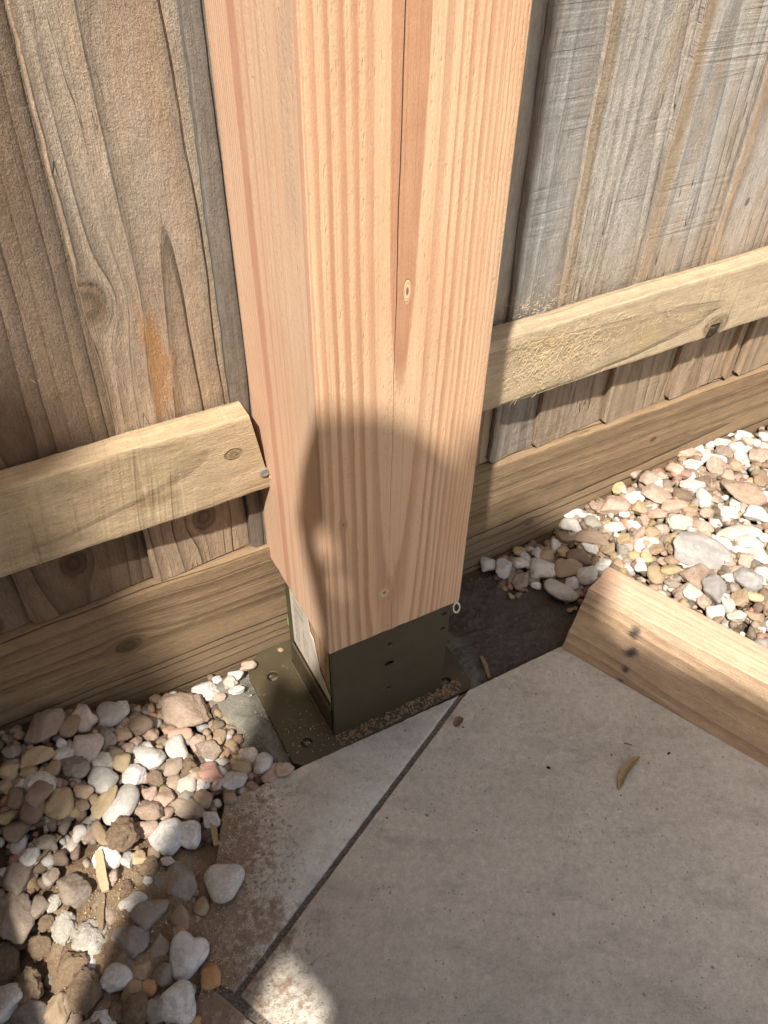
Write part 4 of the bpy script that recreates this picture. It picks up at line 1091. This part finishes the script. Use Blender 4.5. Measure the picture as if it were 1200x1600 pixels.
MG = {k: gravel_mat('gravel_'+COLN[k].replace(' ', '_'), c1, c2) for k, c1, c2 in (
    ('w', (.70, .67, .62), (.58, .55, .50)), ('c', (.60, .53, .45), (.5, .43, .36)), ('t', (.38, .28, .18), (.30, .21, .13)), ('y', (.46, .34, .17), (.36, .26, .13)),
    ('p', (.42, .30, .23), (.35, .24, .18)), ('r', (.45, .23, .17), (.40, .22, .15)), ('g', (.27, .235, .19), (.20, .17, .14)), ('d', (.22, .155, .105), (.17, .12, .085)),
    ('a', (.36, .27, .20), (.28, .21, .15)), ('A', (.28, .22, .17), (.22, .17, .13)))}
build_gravel()


# ------------------------------------------------------------------ small debris
def flake(name, pts, wid, th, mat, label, cat, lift=.0, curl=.3, group=None, tip=.15):
    """a thin curled sliver along pts (x,y,z), tapering to both ends"""
    n = 26; P = []; m = len(pts)-1
    for i in range(n+1):
        t = i/n*m; k = min(int(t), m-1); P.append(Vector(pts[k]).lerp(Vector(pts[k+1]), t-k))
    V = []; F = []
    for i, p in enumerate(P):
        t = i/n; w = wid*(tip+(1-tip)*math.sin(math.pi*min(1, max(0, t*1.02)))**.7)*(1+.15*nz(i*.6, wid*1000))
        d = (P[min(i+1, n)]-P[max(i-1, 0)]).normalized(); s = d.cross(Vector((0, 0, 1))).normalized()
        for (a, b) in ((-1, 1), (-.5, .25), (0, 0), (.5, .25), (1, 1)):
            V.append(p+s*a*w/2+Vector((0, 0, b*curl*w/2)))
        for (a, b) in ((1, 1), (.5, .25), (0, 0), (-.5, .25), (-1, 1)):
            V.append(p+s*a*w/2*.98+Vector((0, 0, b*curl*w/2-th)))
    for i in range(n):
        for j in range(10): F.append((i*10+j, i*10+(j+1) % 10, (i+1)*10+(j+1) % 10, (i+1)*10+j))
    F.append(tuple(range(10))[::-1]); F.append(tuple(n*10+j for j in range(10)))
    c = sum(P, Vector())/len(P)
    o = link_mesh(name, [v-c for v in V], F, mat); o.location = c
    bm = bmesh.new(); bm.from_mesh(o.data); bmesh.ops.recalc_face_normals(bm, faces=bm.faces); bm.to_mesh(o.data); bm.free()
    tag(o, label, cat, group); return o
M_pod = simple("dry_pod", (0.33, 0.235, 0.12), .7, .5, 400, .0006)
M_leaf = simple("dead_leaf_brown", (0.17, 0.095, 0.045), .7, .4, 300, .0005)
M_chip = simple("pale_wood_chip", (0.46, 0.36, 0.21), .8, .3, 300, .0006)
M_twig = simple("dead_twig", (0.22, 0.155, 0.09), .85, .4, 300, .0008)
M_black = simple("black_speck", (0.035, 0.025, 0.02), .6, .3, 300)
flake("dry_seed_pod", [(.4352, .2544, .0100), (.4430, .2610, .0120), (.4554, .2680, .0130), (.4700, .2725, .0120), (.4805, .2734, .0103)], .0085, .0022, M_pod, "dry curled seed pod lying alone on the sunless paving slab", "seed pod", curl=.9)
flake("leaf_fragment", [(.3225, .4000, .0092), (.3290, .4030, .0105), (.3350, .4060, .0092)], .0085, .0006, M_leaf, "brown leaf fragment on the paving just beside the grout joint", "leaf", curl=.5, tip=.5)
flake("wood_splinter", [(-.0665, .3930, .033), (-.0655, .4110, .034), (-.0620, .4330, .035)], .0085, .0035, M_chip, "pale yellow flat wood chip on end among the sunlit stones", "wood chip", curl=.1, tip=.8)
flake("wood_splinter", [(-.0800, .3620, .028), (-.0760, .3780, .030), (-.0690, .3920, .031)], .0060, .003, M_twig, "grey brown splinter just below the pale yellow wood chip", "wood chip", curl=.1, tip=.4)
flake("stick", [(.0520, .4330, .013), (.0450, .4160, .014), (.0400, .3960, .012)], .0062, .004, M_pod, "short olive stick leaning against the left tip of the paving", "stick", curl=.1, tip=.7)
flake("stick", [(.3985, .4430, -.004), (.4010, .4560, .004), (.4040, .4700, .003)], .0050, .003, M_twig, "small brown stick in the damp shade beside the paving joint", "stick", curl=.1, tip=.7)
flake("wood_shaving", [(.1960, .5735, .2960), (.2010, .5720, .2900), (.2045, .5730, .2855)], .0055, .0008, M_chip, "pale curled wood shaving wedged below the nail between rail and post", "wood shaving", curl=.9, tip=.4)
flake("dead_leaf", [(.0215, .6090-.010, .4500), (.0250, .600, .4440)], .003, .0006, M_chip, "tiny pale splinter stuck on the furry brown fence board", "splinter", curl=.4)
def twig(pts, r, label):
    P = [Vector(p) for p in pts]; c = P[0].copy(); n = 14; Q = []; m = len(P)-1
    for i in range(n+1):
        t = i/n*m; k = min(int(t), m-1); Q.append(P[k].lerp(P[k+1], t-k)-c+Vector((nz(i*.7, r*9e3), nz(i*.7, 5), nz(i*.7, 9)))*r*.8)
    V, F = tube(Q, [r*(1-.4*i/n)*(1+.2*nz(i*1.9)) for i in range(n+1)], 8)
    o = link_mesh("twig", V, F, M_twig); o.location = c; tag(o, label, "twig")
twig([(-.1500, .4300, .030), (-.1180, .4480, .037), (-.0900, .4640, .034)], .0022, "dark twig lying across the stones at the left edge of the photo")
twig([(.4770, .2950, .0092), (.4800, .2910, .0095), (.4830, .2885, .0092)], .0007, "hair thin twig on the paving right of the seed pod")
M_dust = simple("sawdust", (0.50, 0.38, 0.23), .9, .3, 500)
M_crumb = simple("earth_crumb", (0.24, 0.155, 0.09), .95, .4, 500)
def crumbs(name, spec, mats, label, surf):
    """thousands of grains as one object"""
    rnd = random.Random(9); bm_v, bm_f = ICO2
    VV = []; FF = []; MI = []; base = 0
    for (x, y, s, mi) in spec:
        P = bm_v*np.array([s*rnd.uniform(.8, 1.8), s, s*rnd.uniform(.4, .8)])
        R = np.array(Euler((rnd.uniform(-.4, .4), rnd.uniform(-.4, .4), rnd.uniform(0, 6.3))).to_matrix())
        P = P @ R.T + np.array([x, y, surf(x, y)+s*.2]); VV.append(P); FF.append(bm_f+base); base += len(P); MI += [mi]*len(bm_f)
    me = bpy.data.meshes.new(name); V = np.concatenate(VV); F = np.concatenate(FF)
    me.from_pydata(V.tolist(), [], F.tolist())
    for m in mats: me.materials.append(m)
    me.polygons.foreach_set('material_index', MI); me.update(); o = bpy.data.objects.new(name, me); COL.objects.link(o)
    tag(o, label, None, None, 'stuff')
ICO2 = (ico(1)[0], np.array(ico(1)[1]))
rnd = random.Random(21); sp = []
for _ in range(2600):            # trodden earth on the left edge of the paving
    y = rnd.uniform(.27, .432); x = -.012+(y-.29)*.5+abs(rnd.gauss(0, .028)); sp.append((x, y, rnd.uniform(.0004, .0013)*(2 if rnd.random() < .06 else 1), 1 if rnd.random() < .72 else 0))
for _ in range(110):             # scattered specks over the slabs
    sp.append((rnd.uniform(.05, .75), rnd.uniform(.05, .43), rnd.uniform(.0006, .0016), rnd.choice((0, 1, 2, 1, 0))))
sp += [(.385, .310, .0035, 2), (.512, .262, .003, 2), (.455, .290, .003, 1), (.330, .395, .002, 2), (.3085, .4075, .003, 1), (.395, .262, .002, 0), (.392, .226, .003, 0), (.30, .21, .0025, 0), (.318, .385, .002, 1)]
crumbs("crumbs", [s for s in sp if pave_mask(s[0], s[1]-.001) and not (s[0] > .49 and (s[0]-.4938)*.9167+(s[1]-.4314)*.3996 > 0)], [M_dust, M_crumb, M_black], "crumbs of earth, sawdust and specks scattered on the paving", lambda x, y: .008)
sp = []
for _ in range(3600):
    a = rnd.random()
    if a < .62: x, y = rnd.gauss(-.045, .045), rnd.gauss(.375, .045)
    elif a < .8: x, y = rnd.gauss(.01, .03), rnd.gauss(.43, .03)
    else: x, y = rnd.gauss(.12, .022), rnd.gauss(.485, .03)
    if pave_mask(x, y+.002) or y > .59 or x > .147: continue
    sp.append((x, y, rnd.uniform(.0004, .0012)*(2 if rnd.random() < .05 else 1), 0 if rnd.random() < .5 else 1))
crumbs("sawdust", sp, [M_dust, M_crumb], "sawdust and earth crumbs caught between the left stones", lambda x, y: (soil_h(x, y)+.001) if x < .09 else .004)
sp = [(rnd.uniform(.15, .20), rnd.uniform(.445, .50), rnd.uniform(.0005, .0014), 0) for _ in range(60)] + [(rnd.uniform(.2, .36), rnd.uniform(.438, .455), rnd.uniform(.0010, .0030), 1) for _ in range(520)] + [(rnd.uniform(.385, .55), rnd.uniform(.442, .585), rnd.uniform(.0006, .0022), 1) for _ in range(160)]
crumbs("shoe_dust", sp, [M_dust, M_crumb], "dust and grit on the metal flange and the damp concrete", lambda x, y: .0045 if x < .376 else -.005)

# fuzzy shavings clinging to the right rail
def shavings():
    rnd = random.Random(3); VV = []; FF = []; base = 0
    for k in range(620):
        x = .515+rnd.gauss(0, .050) if k < 540 else rnd.uniform(.46, .80); z = .333+rnd.gauss(0, .020)
        if x < .462 or not (.290 < z < .368): continue
        y = .5755-rnd.uniform(0, .0022); a = rnd.uniform(0, 6.28); L = rnd.uniform(.005, .016); cu = rnd.uniform(-3.6, 3.6); r = rnd.uniform(.00008, .00016); P = []; q = Vector((x, y, z))
        for i in range(9):
            P.append(q.copy()); q += Vector((math.cos(a), rnd.uniform(-.25, .20), math.sin(a)))*L/8; q.y = min(q.y, .5762); a += cu/8
        V, F = tube(P, [r]*9, 4); VV += V; FF += [tuple(i+base for i in f) for f in F]; base += len(V)
    # cobwebby dust at the foot of the blue grey board
    for k in range(90):
        x = rnd.gauss(.515, .02); z = .374+abs(rnd.gauss(0, .012)); 
        if x < .47: continue
        q = Vector((x, .598+rnd.uniform(0, .004), z)); a = rnd.uniform(0, 6.28); P = []
        for i in range(5): P.append(q.copy()); q += Vector((math.cos(a), 0, math.sin(a)*.6))*.0014; a += rnd.uniform(-1, 1)
        V, F = tube(P, [.00013]*5, 4); VV += V; FF += [tuple(i+base for i in f) for f in F]; base += len(V)
    o = link_mesh("wood_shavings", VV, FF, simple("shaving_fibre", (0.66, 0.52, 0.31), .8, .2, 300)); tag(o, "tangle of fine wood shavings stuck to the right rail", None, None, 'stuff')
shavings()

# ------------------------------------------------------------------ photographer, and added unseen things that cast shadows or block sky light
UA = Vector((.722, -.691, 0)); AA = Vector((.691, .722, 0))
def P3(u, a, z): return UA*u + AA*a + Vector((0, 0, z))
def skin_body(name, joints, edges, mat, parent=None, root=0, sub=2):
    me = bpy.data.meshes.new(name); me.from_pydata([tuple(j[0]) for j in joints], edges, [])
    o = bpy.data.objects.new(name, me); COL.objects.link(o); me.materials.append(mat)
    o.modifiers.new("skin", 'SKIN').use_smooth_shade = True
    if not me.skin_vertices: me.skin_vertices.new()
    sv = me.skin_vertices[0].data
    for i, j in enumerate(joints):
        r = j[1]; sv[i].radius = (r, r) if not isinstance(r, tuple) else r; sv[i].use_root = (i == root)
    s = o.modifiers.new("sub", 'SUBSURF'); s.levels = sub; s.render_levels = sub
    if parent: o.parent = parent
    return o
M_skin = simple("skin", (.60, .38, .28), .55, .05, 30); M_cloth = simple("dark_cloth", (.10, .12, .17), .9, .15, 300); M_hair = simple("brown_hair", (.08, .05, .03), .6, .3, 200)
def person():
    root = empty("person", (0, 0, 0)); tag(root, "person standing in dark clothes holding a phone out, outside the frame, casting the big shadow", "person")
    J = [(P3(-.09, -.30, 1.06), .115), (P3(-.03, -.31, 1.10), .135), (P3(.03, -.29, 1.18), .140), (P3(.05, -.26, 1.26), .080),
         (P3(.01, -.22, 1.33), .055), (P3(-.02, -.20, 1.385), .080), (P3(-.02, -.19, 1.43), .070),
         (P3(.20, -.28, 1.26), .070), (P3(.36, -.20, 1.05), .052), (P3(.17, -.06, .90), .038), (P3(.085, -.035, .83), .030),
         (P3(-.12, -.30, 1.19), .065), (P3(-.215, -.26, 1.00), .042), (P3(-.170, -.14, 1.01), .030), (P3(-.135, -.10, 1.07), .024),
         (P3(-.225, -.31, .93), .070), (P3(-.235, -.30, .47), .050), (P3(-.24, -.32, .09), .042), (P3(-.22, -.20, .035), .034),
         (P3(.05, -.31, .88), .090), (P3(.09, -.27, .45), .064), (P3(.10, -.30, .09), .042), (P3(.12, -.18, .035), .034)]
    E = [(0, 1), (1, 2), (2, 3), (3, 4), (4, 5), (5, 6), (2, 7), (7, 8), (8, 9), (9, 10), (2, 11), (11, 12), (12, 13), (13, 14), (0, 15), (15, 16), (16, 17), (17, 18), (0, 19), (19, 20), (20, 21), (21, 22)]
    b = skin_body("body", J, E, M_skin, root)
    # coat as one shell over the body, widened at right to fill the shadow
    JC = [(P3(-.08, -.30, 1.09), .125), (P3(-.02, -.31, 1.10), .150), (P3(.04, -.29, 1.18), .152), (P3(.21, -.28, 1.25), .080), (P3(.36, -.20, 1.05), .066), (P3(.20, -.085, .915), .050), (P3(-.12, -.30, 1.18), .075), (P3(-.215, -.26, 1.00), .050), (P3(-.175, -.15, 1.01), .038),
          (P3(.20, -.33, .93), .160), (P3(.26, -.34, .62), .165), (P3(.34, -.25, .84), .13), (P3(.115, -.31, .78), .125)]
    skin_body("coat", JC, [(0, 1), (1, 2), (2, 3), (3, 4), (4, 5), (2, 6), (6, 7), (7, 8), (1, 9), (9, 10), (9, 11), (9, 12)], M_cloth, root)
    skin_body("shadow_filler", [(P3(.0, -.33, .87), .080), (P3(-.005, -.33, .74), .104), (P3(-.005, -.33, .60), .104), (P3(.0, -.33, .42), .09)], [(0, 1), (1, 2), (2, 3)], M_cloth, root)  # added solid closing a sunlit gap in the person's shadow
    skin_body("trousers", [(P3(-.09, -.30, 1.06), .118), (P3(-.216, -.31, .93), .094), (P3(-.229, -.30, .66), .076), (P3(-.24, -.32, .12), .056), (P3(.055, -.31, .88), .098), (P3(.10, -.27, .45), .082), (P3(.10, -.30, .12), .056)],
              [(0, 1), (1, 2), (2, 3), (0, 4), (4, 5), (5, 6)], M_cloth, root)
    # fingers: right hand round the phone, left hand raised and open
    for nm, wrist, tips in (("hand", P3(.085, -.035, .83), [(.012, -.005, .872), (.004, -.010, .850), (.004, -.012, .829), (.010, -.012, .809), (.062, .002, .872)]),
                            ("hand", P3(-.135, -.10, 1.07), [(-.172, -.06, 1.19), (-.150, -.06, 1.205), (-.126, -.06, 1.20), (-.104, -.065, 1.18), (-.215, -.08, 1.14)])):
        JJ = [(wrist, .026)]; EE = []
        pc = wrist.lerp(P3(*tips[1]), .42); JJ.append((pc, .030)); EE.append((0, 1))
        for t in tips:
            T = P3(*t); k = len(JJ); mid = pc.lerp(T, .55)+Vector((0, 0, .008)); JJ += [(pc.lerp(T, .25), .012), (mid, .0095), (T, .0075)]; EE += [(1, k), (k, k+1), (k+1, k+2)]
        skin_body(nm, JJ, EE, M_skin, root)
    # hair: cap and a loose curled lock on the left
    V = []; F = []; c = P3(.010, -.205, 1.40); NU, NV = 28, 18
    for i in range(NV+1):
        for j in range(NU):
            th = math.pi*i/NV; ph = 2*math.pi*j/NU; d = Vector((math.sin(th)*math.cos(ph), math.sin(th)*math.sin(ph), math.cos(th)))
            r = .090*(1+.16*fbm(d.x*3, d.y*3, d.z*3)); f = d.dot(Vector((.35, .62, -.5)).normalized())
            r *= 1-.30*ss(.35, .75, f); V.append(c+d*r)
    for i in range(NV):
        for j in range(NU): F.append((i*NU+j, i*NU+(j+1) % NU, (i+1)*NU+(j+1) % NU, (i+1)*NU+j))
    link_mesh("hair", V, F, M_hair, root)

def hat_caster():
    """added hat-shaped disc in the left hand, shaped to shadow the post"""
    root = empty("hat_caster", P3(-.104, -.10, 1.125)); tag(root, "loosely woven straw sun hat held up in the standing person's left hand", "hat")
    e2 = UA.cross(LIGHT).normalized(); 
    if e2.z < 0: e2 = -e2
    V = []; F = []; NR, NT = 22, 64; bulge = -LIGHT
    for i in range(NR+1):
        r = .104*i/NR
        for j in range(NT):
            t = 2*math.pi*j/NT; rr = r*(1+.05*math.sin(3*t+.6)*i/NR+.03*math.sin(5*t))
            V.append(UA*rr*math.cos(t) + e2*rr*math.sin(t)*1.02 + bulge*(.065*(1-ss(.045, .075, r))))
    for i in range(NR):
        for j in range(NT):
            r = .104*(i+.5)/NR; t = 2*math.pi*(j+.5)/NT; u, w = r*math.cos(t), r*math.sin(t)
            if math.hypot(u+.036, w-.052) < .0105 or math.hypot(u+.070, w-.004) < .010 or math.hypot(u+.062, w+.026) < .006: continue  # holes placed to let sunlit spots into the shadow
            F.append((i*NT+j, i*NT+(j+1) % NT, (i+1)*NT+(j+1) % NT, (i+1)*NT+j))
    o = link_mesh("caster_disc", V, F, simple("straw", (.55, .42, .22), .8, .3, 200), root)
    md = o.modifiers.new("thick", 'SOLIDIFY'); md.thickness = .0025
person()
hat_caster()
def phone():
    root = empty("phone", CAM); tag(root, "black phone held out by the person taking the photograph", "phone")
    rx, up, bk = CR.col[0], CR.col[1], CR.col[2]
    prof = [(-.012, .014), (.060, .014), (.060, -.133), (-.012, -.133)]
    pc = chamfer(prof, .009); n = len(pc); V = []
    for d in (.004, .012): V += [rx*p[0]+up*p[1]+bk*d for p in pc]
    F = [tuple(range(n)), tuple(range(n, 2*n))[::-1]] + [(i, n+i, n+(i+1) % n, (i+1) % n) for i in range(n)]
    link_mesh("body", V, F, simple("phone_shell", (.03, .03, .035), .3), root)
    V = [v + bk*.0084 for v in [rx*p[0]+up*p[1]+bk*.004 for p in chamfer([(-.009, .011), (.057, .011), (.057, -.130), (-.009, -.130)], .007)]]
    link_mesh("screen", V, [tuple(range(len(V)))[::-1]], simple("glass_screen", (.02, .02, .025), .1), root)
phone()

def shadow_tree():
    """small dense tree over the photographer's left shoulder: added stand-in that shades the left stone bed"""
    root = empty("tree_caster", (-1.62, -.62, -.03)); L = Vector(root.location); tag(root, "small dense leafy tree beyond the left side of the frame, added to shade the left stones", "tree_caster")
    V, F = tube([(0, 0, 0), (.03, .01, .7), (-.02, 0, 1.4), (.02, .0, 2.2)], [.07, .055, .045, .03], 12); link_mesh("trunk", V, F, M_twig, root)
    rnd = random.Random(8); VV = []; FF = []
    # outline in the sun's own view (x', z' on the plane y = 0.6); clumps placed 1.2 units up the ray
    edge = [(-.40, -.045), (-.31, .01), (-.20, .035), (-.05, .045), (.03, .052), (.13, .032), (.23, -.004), (.272, -.030), (.31, -.012), (.347, .012), (.40, -.015), (.46, -.050), (.52, -.075), (.58, -.12)]
    def ex(z):
        if z <= edge[0][0]: return edge[0][1]-.35*min(1, (edge[0][0]-z)/.12)
        for (z0, x0), (z1, x1) in zip(edge, edge[1:]):
            if z <= z1: return x0+(x1-x0)*(z-z0)/(z1-z0)
        return -.12-(z-.58)*1.5
    inside = 0
    while inside < 15000:
        z = rnd.uniform(-.52, 1.25); x = ex(z) + .026 + (.03 if z > .2 else 0) - abs(rnd.gauss(0, .42))**1.3
        if x < -1.3: continue
        t = 1.2 + rnd.uniform(-.14, .14)
        c = Vector((x-.957*t, .6-t, z+2*t)); s = rnd.uniform(.014, .030)
        a = Vector((rnd.gauss(0, 1), rnd.gauss(0, 1), rnd.gauss(0, 1))).normalized(); b = a.cross(Vector((rnd.gauss(0, 1), rnd.gauss(0, 1), rnd.gauss(0, 1)))).normalized()
        c = c - Vector((1, 0, 0))*s*.8
        k = len(VV); VV += [c-a*s, c+b*s*.45+a*s*.1, c+a*s, c-b*s*.45+a*s*.1]; FF.append((k, k+1, k+2, k+3)); inside += 1
    o = link_mesh("crown", [v-L for v in VV], FF, simple("leaf_green", (.06, .10, .03), .6, .3, 20), root, smooth=False)
shadow_tree()

def planter_blocker():
    """low dark planter just beyond the left side of the frame: added to block sky light from the corner"""
    root = empty("planter_blocker", (-.55, .34, 0)); L = Vector(root.location); tag(root, "low dark timber planter beyond the left side of the frame, added to block sky light", "planter_blocker")
    m = wood("planter_blocker_timber", (.09, .065, .045), (.05, .035, .025), 90)
    for k in range(3):
        for (x0, x1, y0, y1) in ((-.80, -.30, .10, .125), (-.80, -.30, .565, .59), (-.325, -.30, .127, .563), (-.80, -.775, .127, .563)):
            link_mesh("plank", *boxm(x0-L.x, x1-L.x, y0-L.y, y1-L.y, .02+k*.115, .130+k*.115), m, root, smooth=False)
    link_mesh("earth_fill", *boxm(-.773-L.x, -.327-L.x, .127-L.y, .563-L.y, .02, .33), M_soil, root, smooth=False)
def boxm(x0, x1, y0, y1, z0, z1):
    V = [(x, y, z) for x in (x0, x1) for y in (y0, y1) for z in (z0, z1)]
    return V, [(0, 1, 3, 2), (4, 6, 7, 5), (0, 4, 5, 1), (2, 3, 7, 6), (0, 2, 6, 4), (1, 5, 7, 3)]
planter_blocker()

def shrub_blocker():
    """added evergreen blocking sky light, standing in the planter"""
    root = empty("shrub_blocker", (-.45, .42, .33)); L = Vector(root.location); tag(root, "dense dark evergreen shrub added to block sky light, in the timber planter", "shrub_blocker")
    rnd = random.Random(12)
    V, F = tube([(0, 0, 0), (.01, .02, .3), (.0, .04, .75)], [.016, .012, .006], 8); link_mesh("stem", V, F, M_twig, root)
    VV = []; FF = []
    while len(FF) < 13000:
        x, y, z = rnd.uniform(-.80, -.165), rnd.uniform(.12, .59), rnd.uniform(.30, 1.05)
        if x > -.957*(.6-y)-.06 - .10*max(0, z-.8): continue
        s = rnd.uniform(.012, .026); a = Vector((rnd.gauss(0, 1), rnd.gauss(0, 1), rnd.gauss(0, 1))).normalized(); b = a.cross(Vector((rnd.gauss(0, 1), rnd.gauss(0, 1), rnd.gauss(0, 1)))).normalized()
        c = Vector((x, min(y, .59-s), z)); k = len(VV); VV += [c-a*s, c+b*s*.5, c+a*s, c-b*s*.5]; FF.append((k, k+1, k+2, k+3))
    link_mesh("foliage", [v-L for v in VV], FF, bpy.data.materials["leaf_green"], root, smooth=False)
shrub_blocker()

def fence_blocker():
    """added fence left of the frame, blocking sky light from the corner"""
    root = empty("fence_blocker", (-1.0, -.6, 0)); L = Vector(root.location); tag(root, "low dark boarded side fence left of the frame, added to block sky light", "fence")
    m = wood("fence_blocker_timber", (.13, .095, .065), (.07, .05, .035), 110)
    y = -2.2; k = 0
    while y < .55:
        link_mesh("fence_panel_board", *boxm(-1.0-L.x, -.985-L.x+.003*(k % 2), y-L.y, y+.108-L.y, .12, 1.66), m, root, smooth=False); y += .11; k += 1
    link_mesh("gravel_board", *boxm(-1.01-L.x, -.98-L.x, -2.2-L.y, .56-L.y, -.02, .118), m, root, smooth=False)
    for z in (.35, 1.45): link_mesh("rail", *boxm(-.978-L.x, -.945-L.x, -2.2-L.y, .56-L.y, z, z+.1), m, root, smooth=False)
fence_blocker()
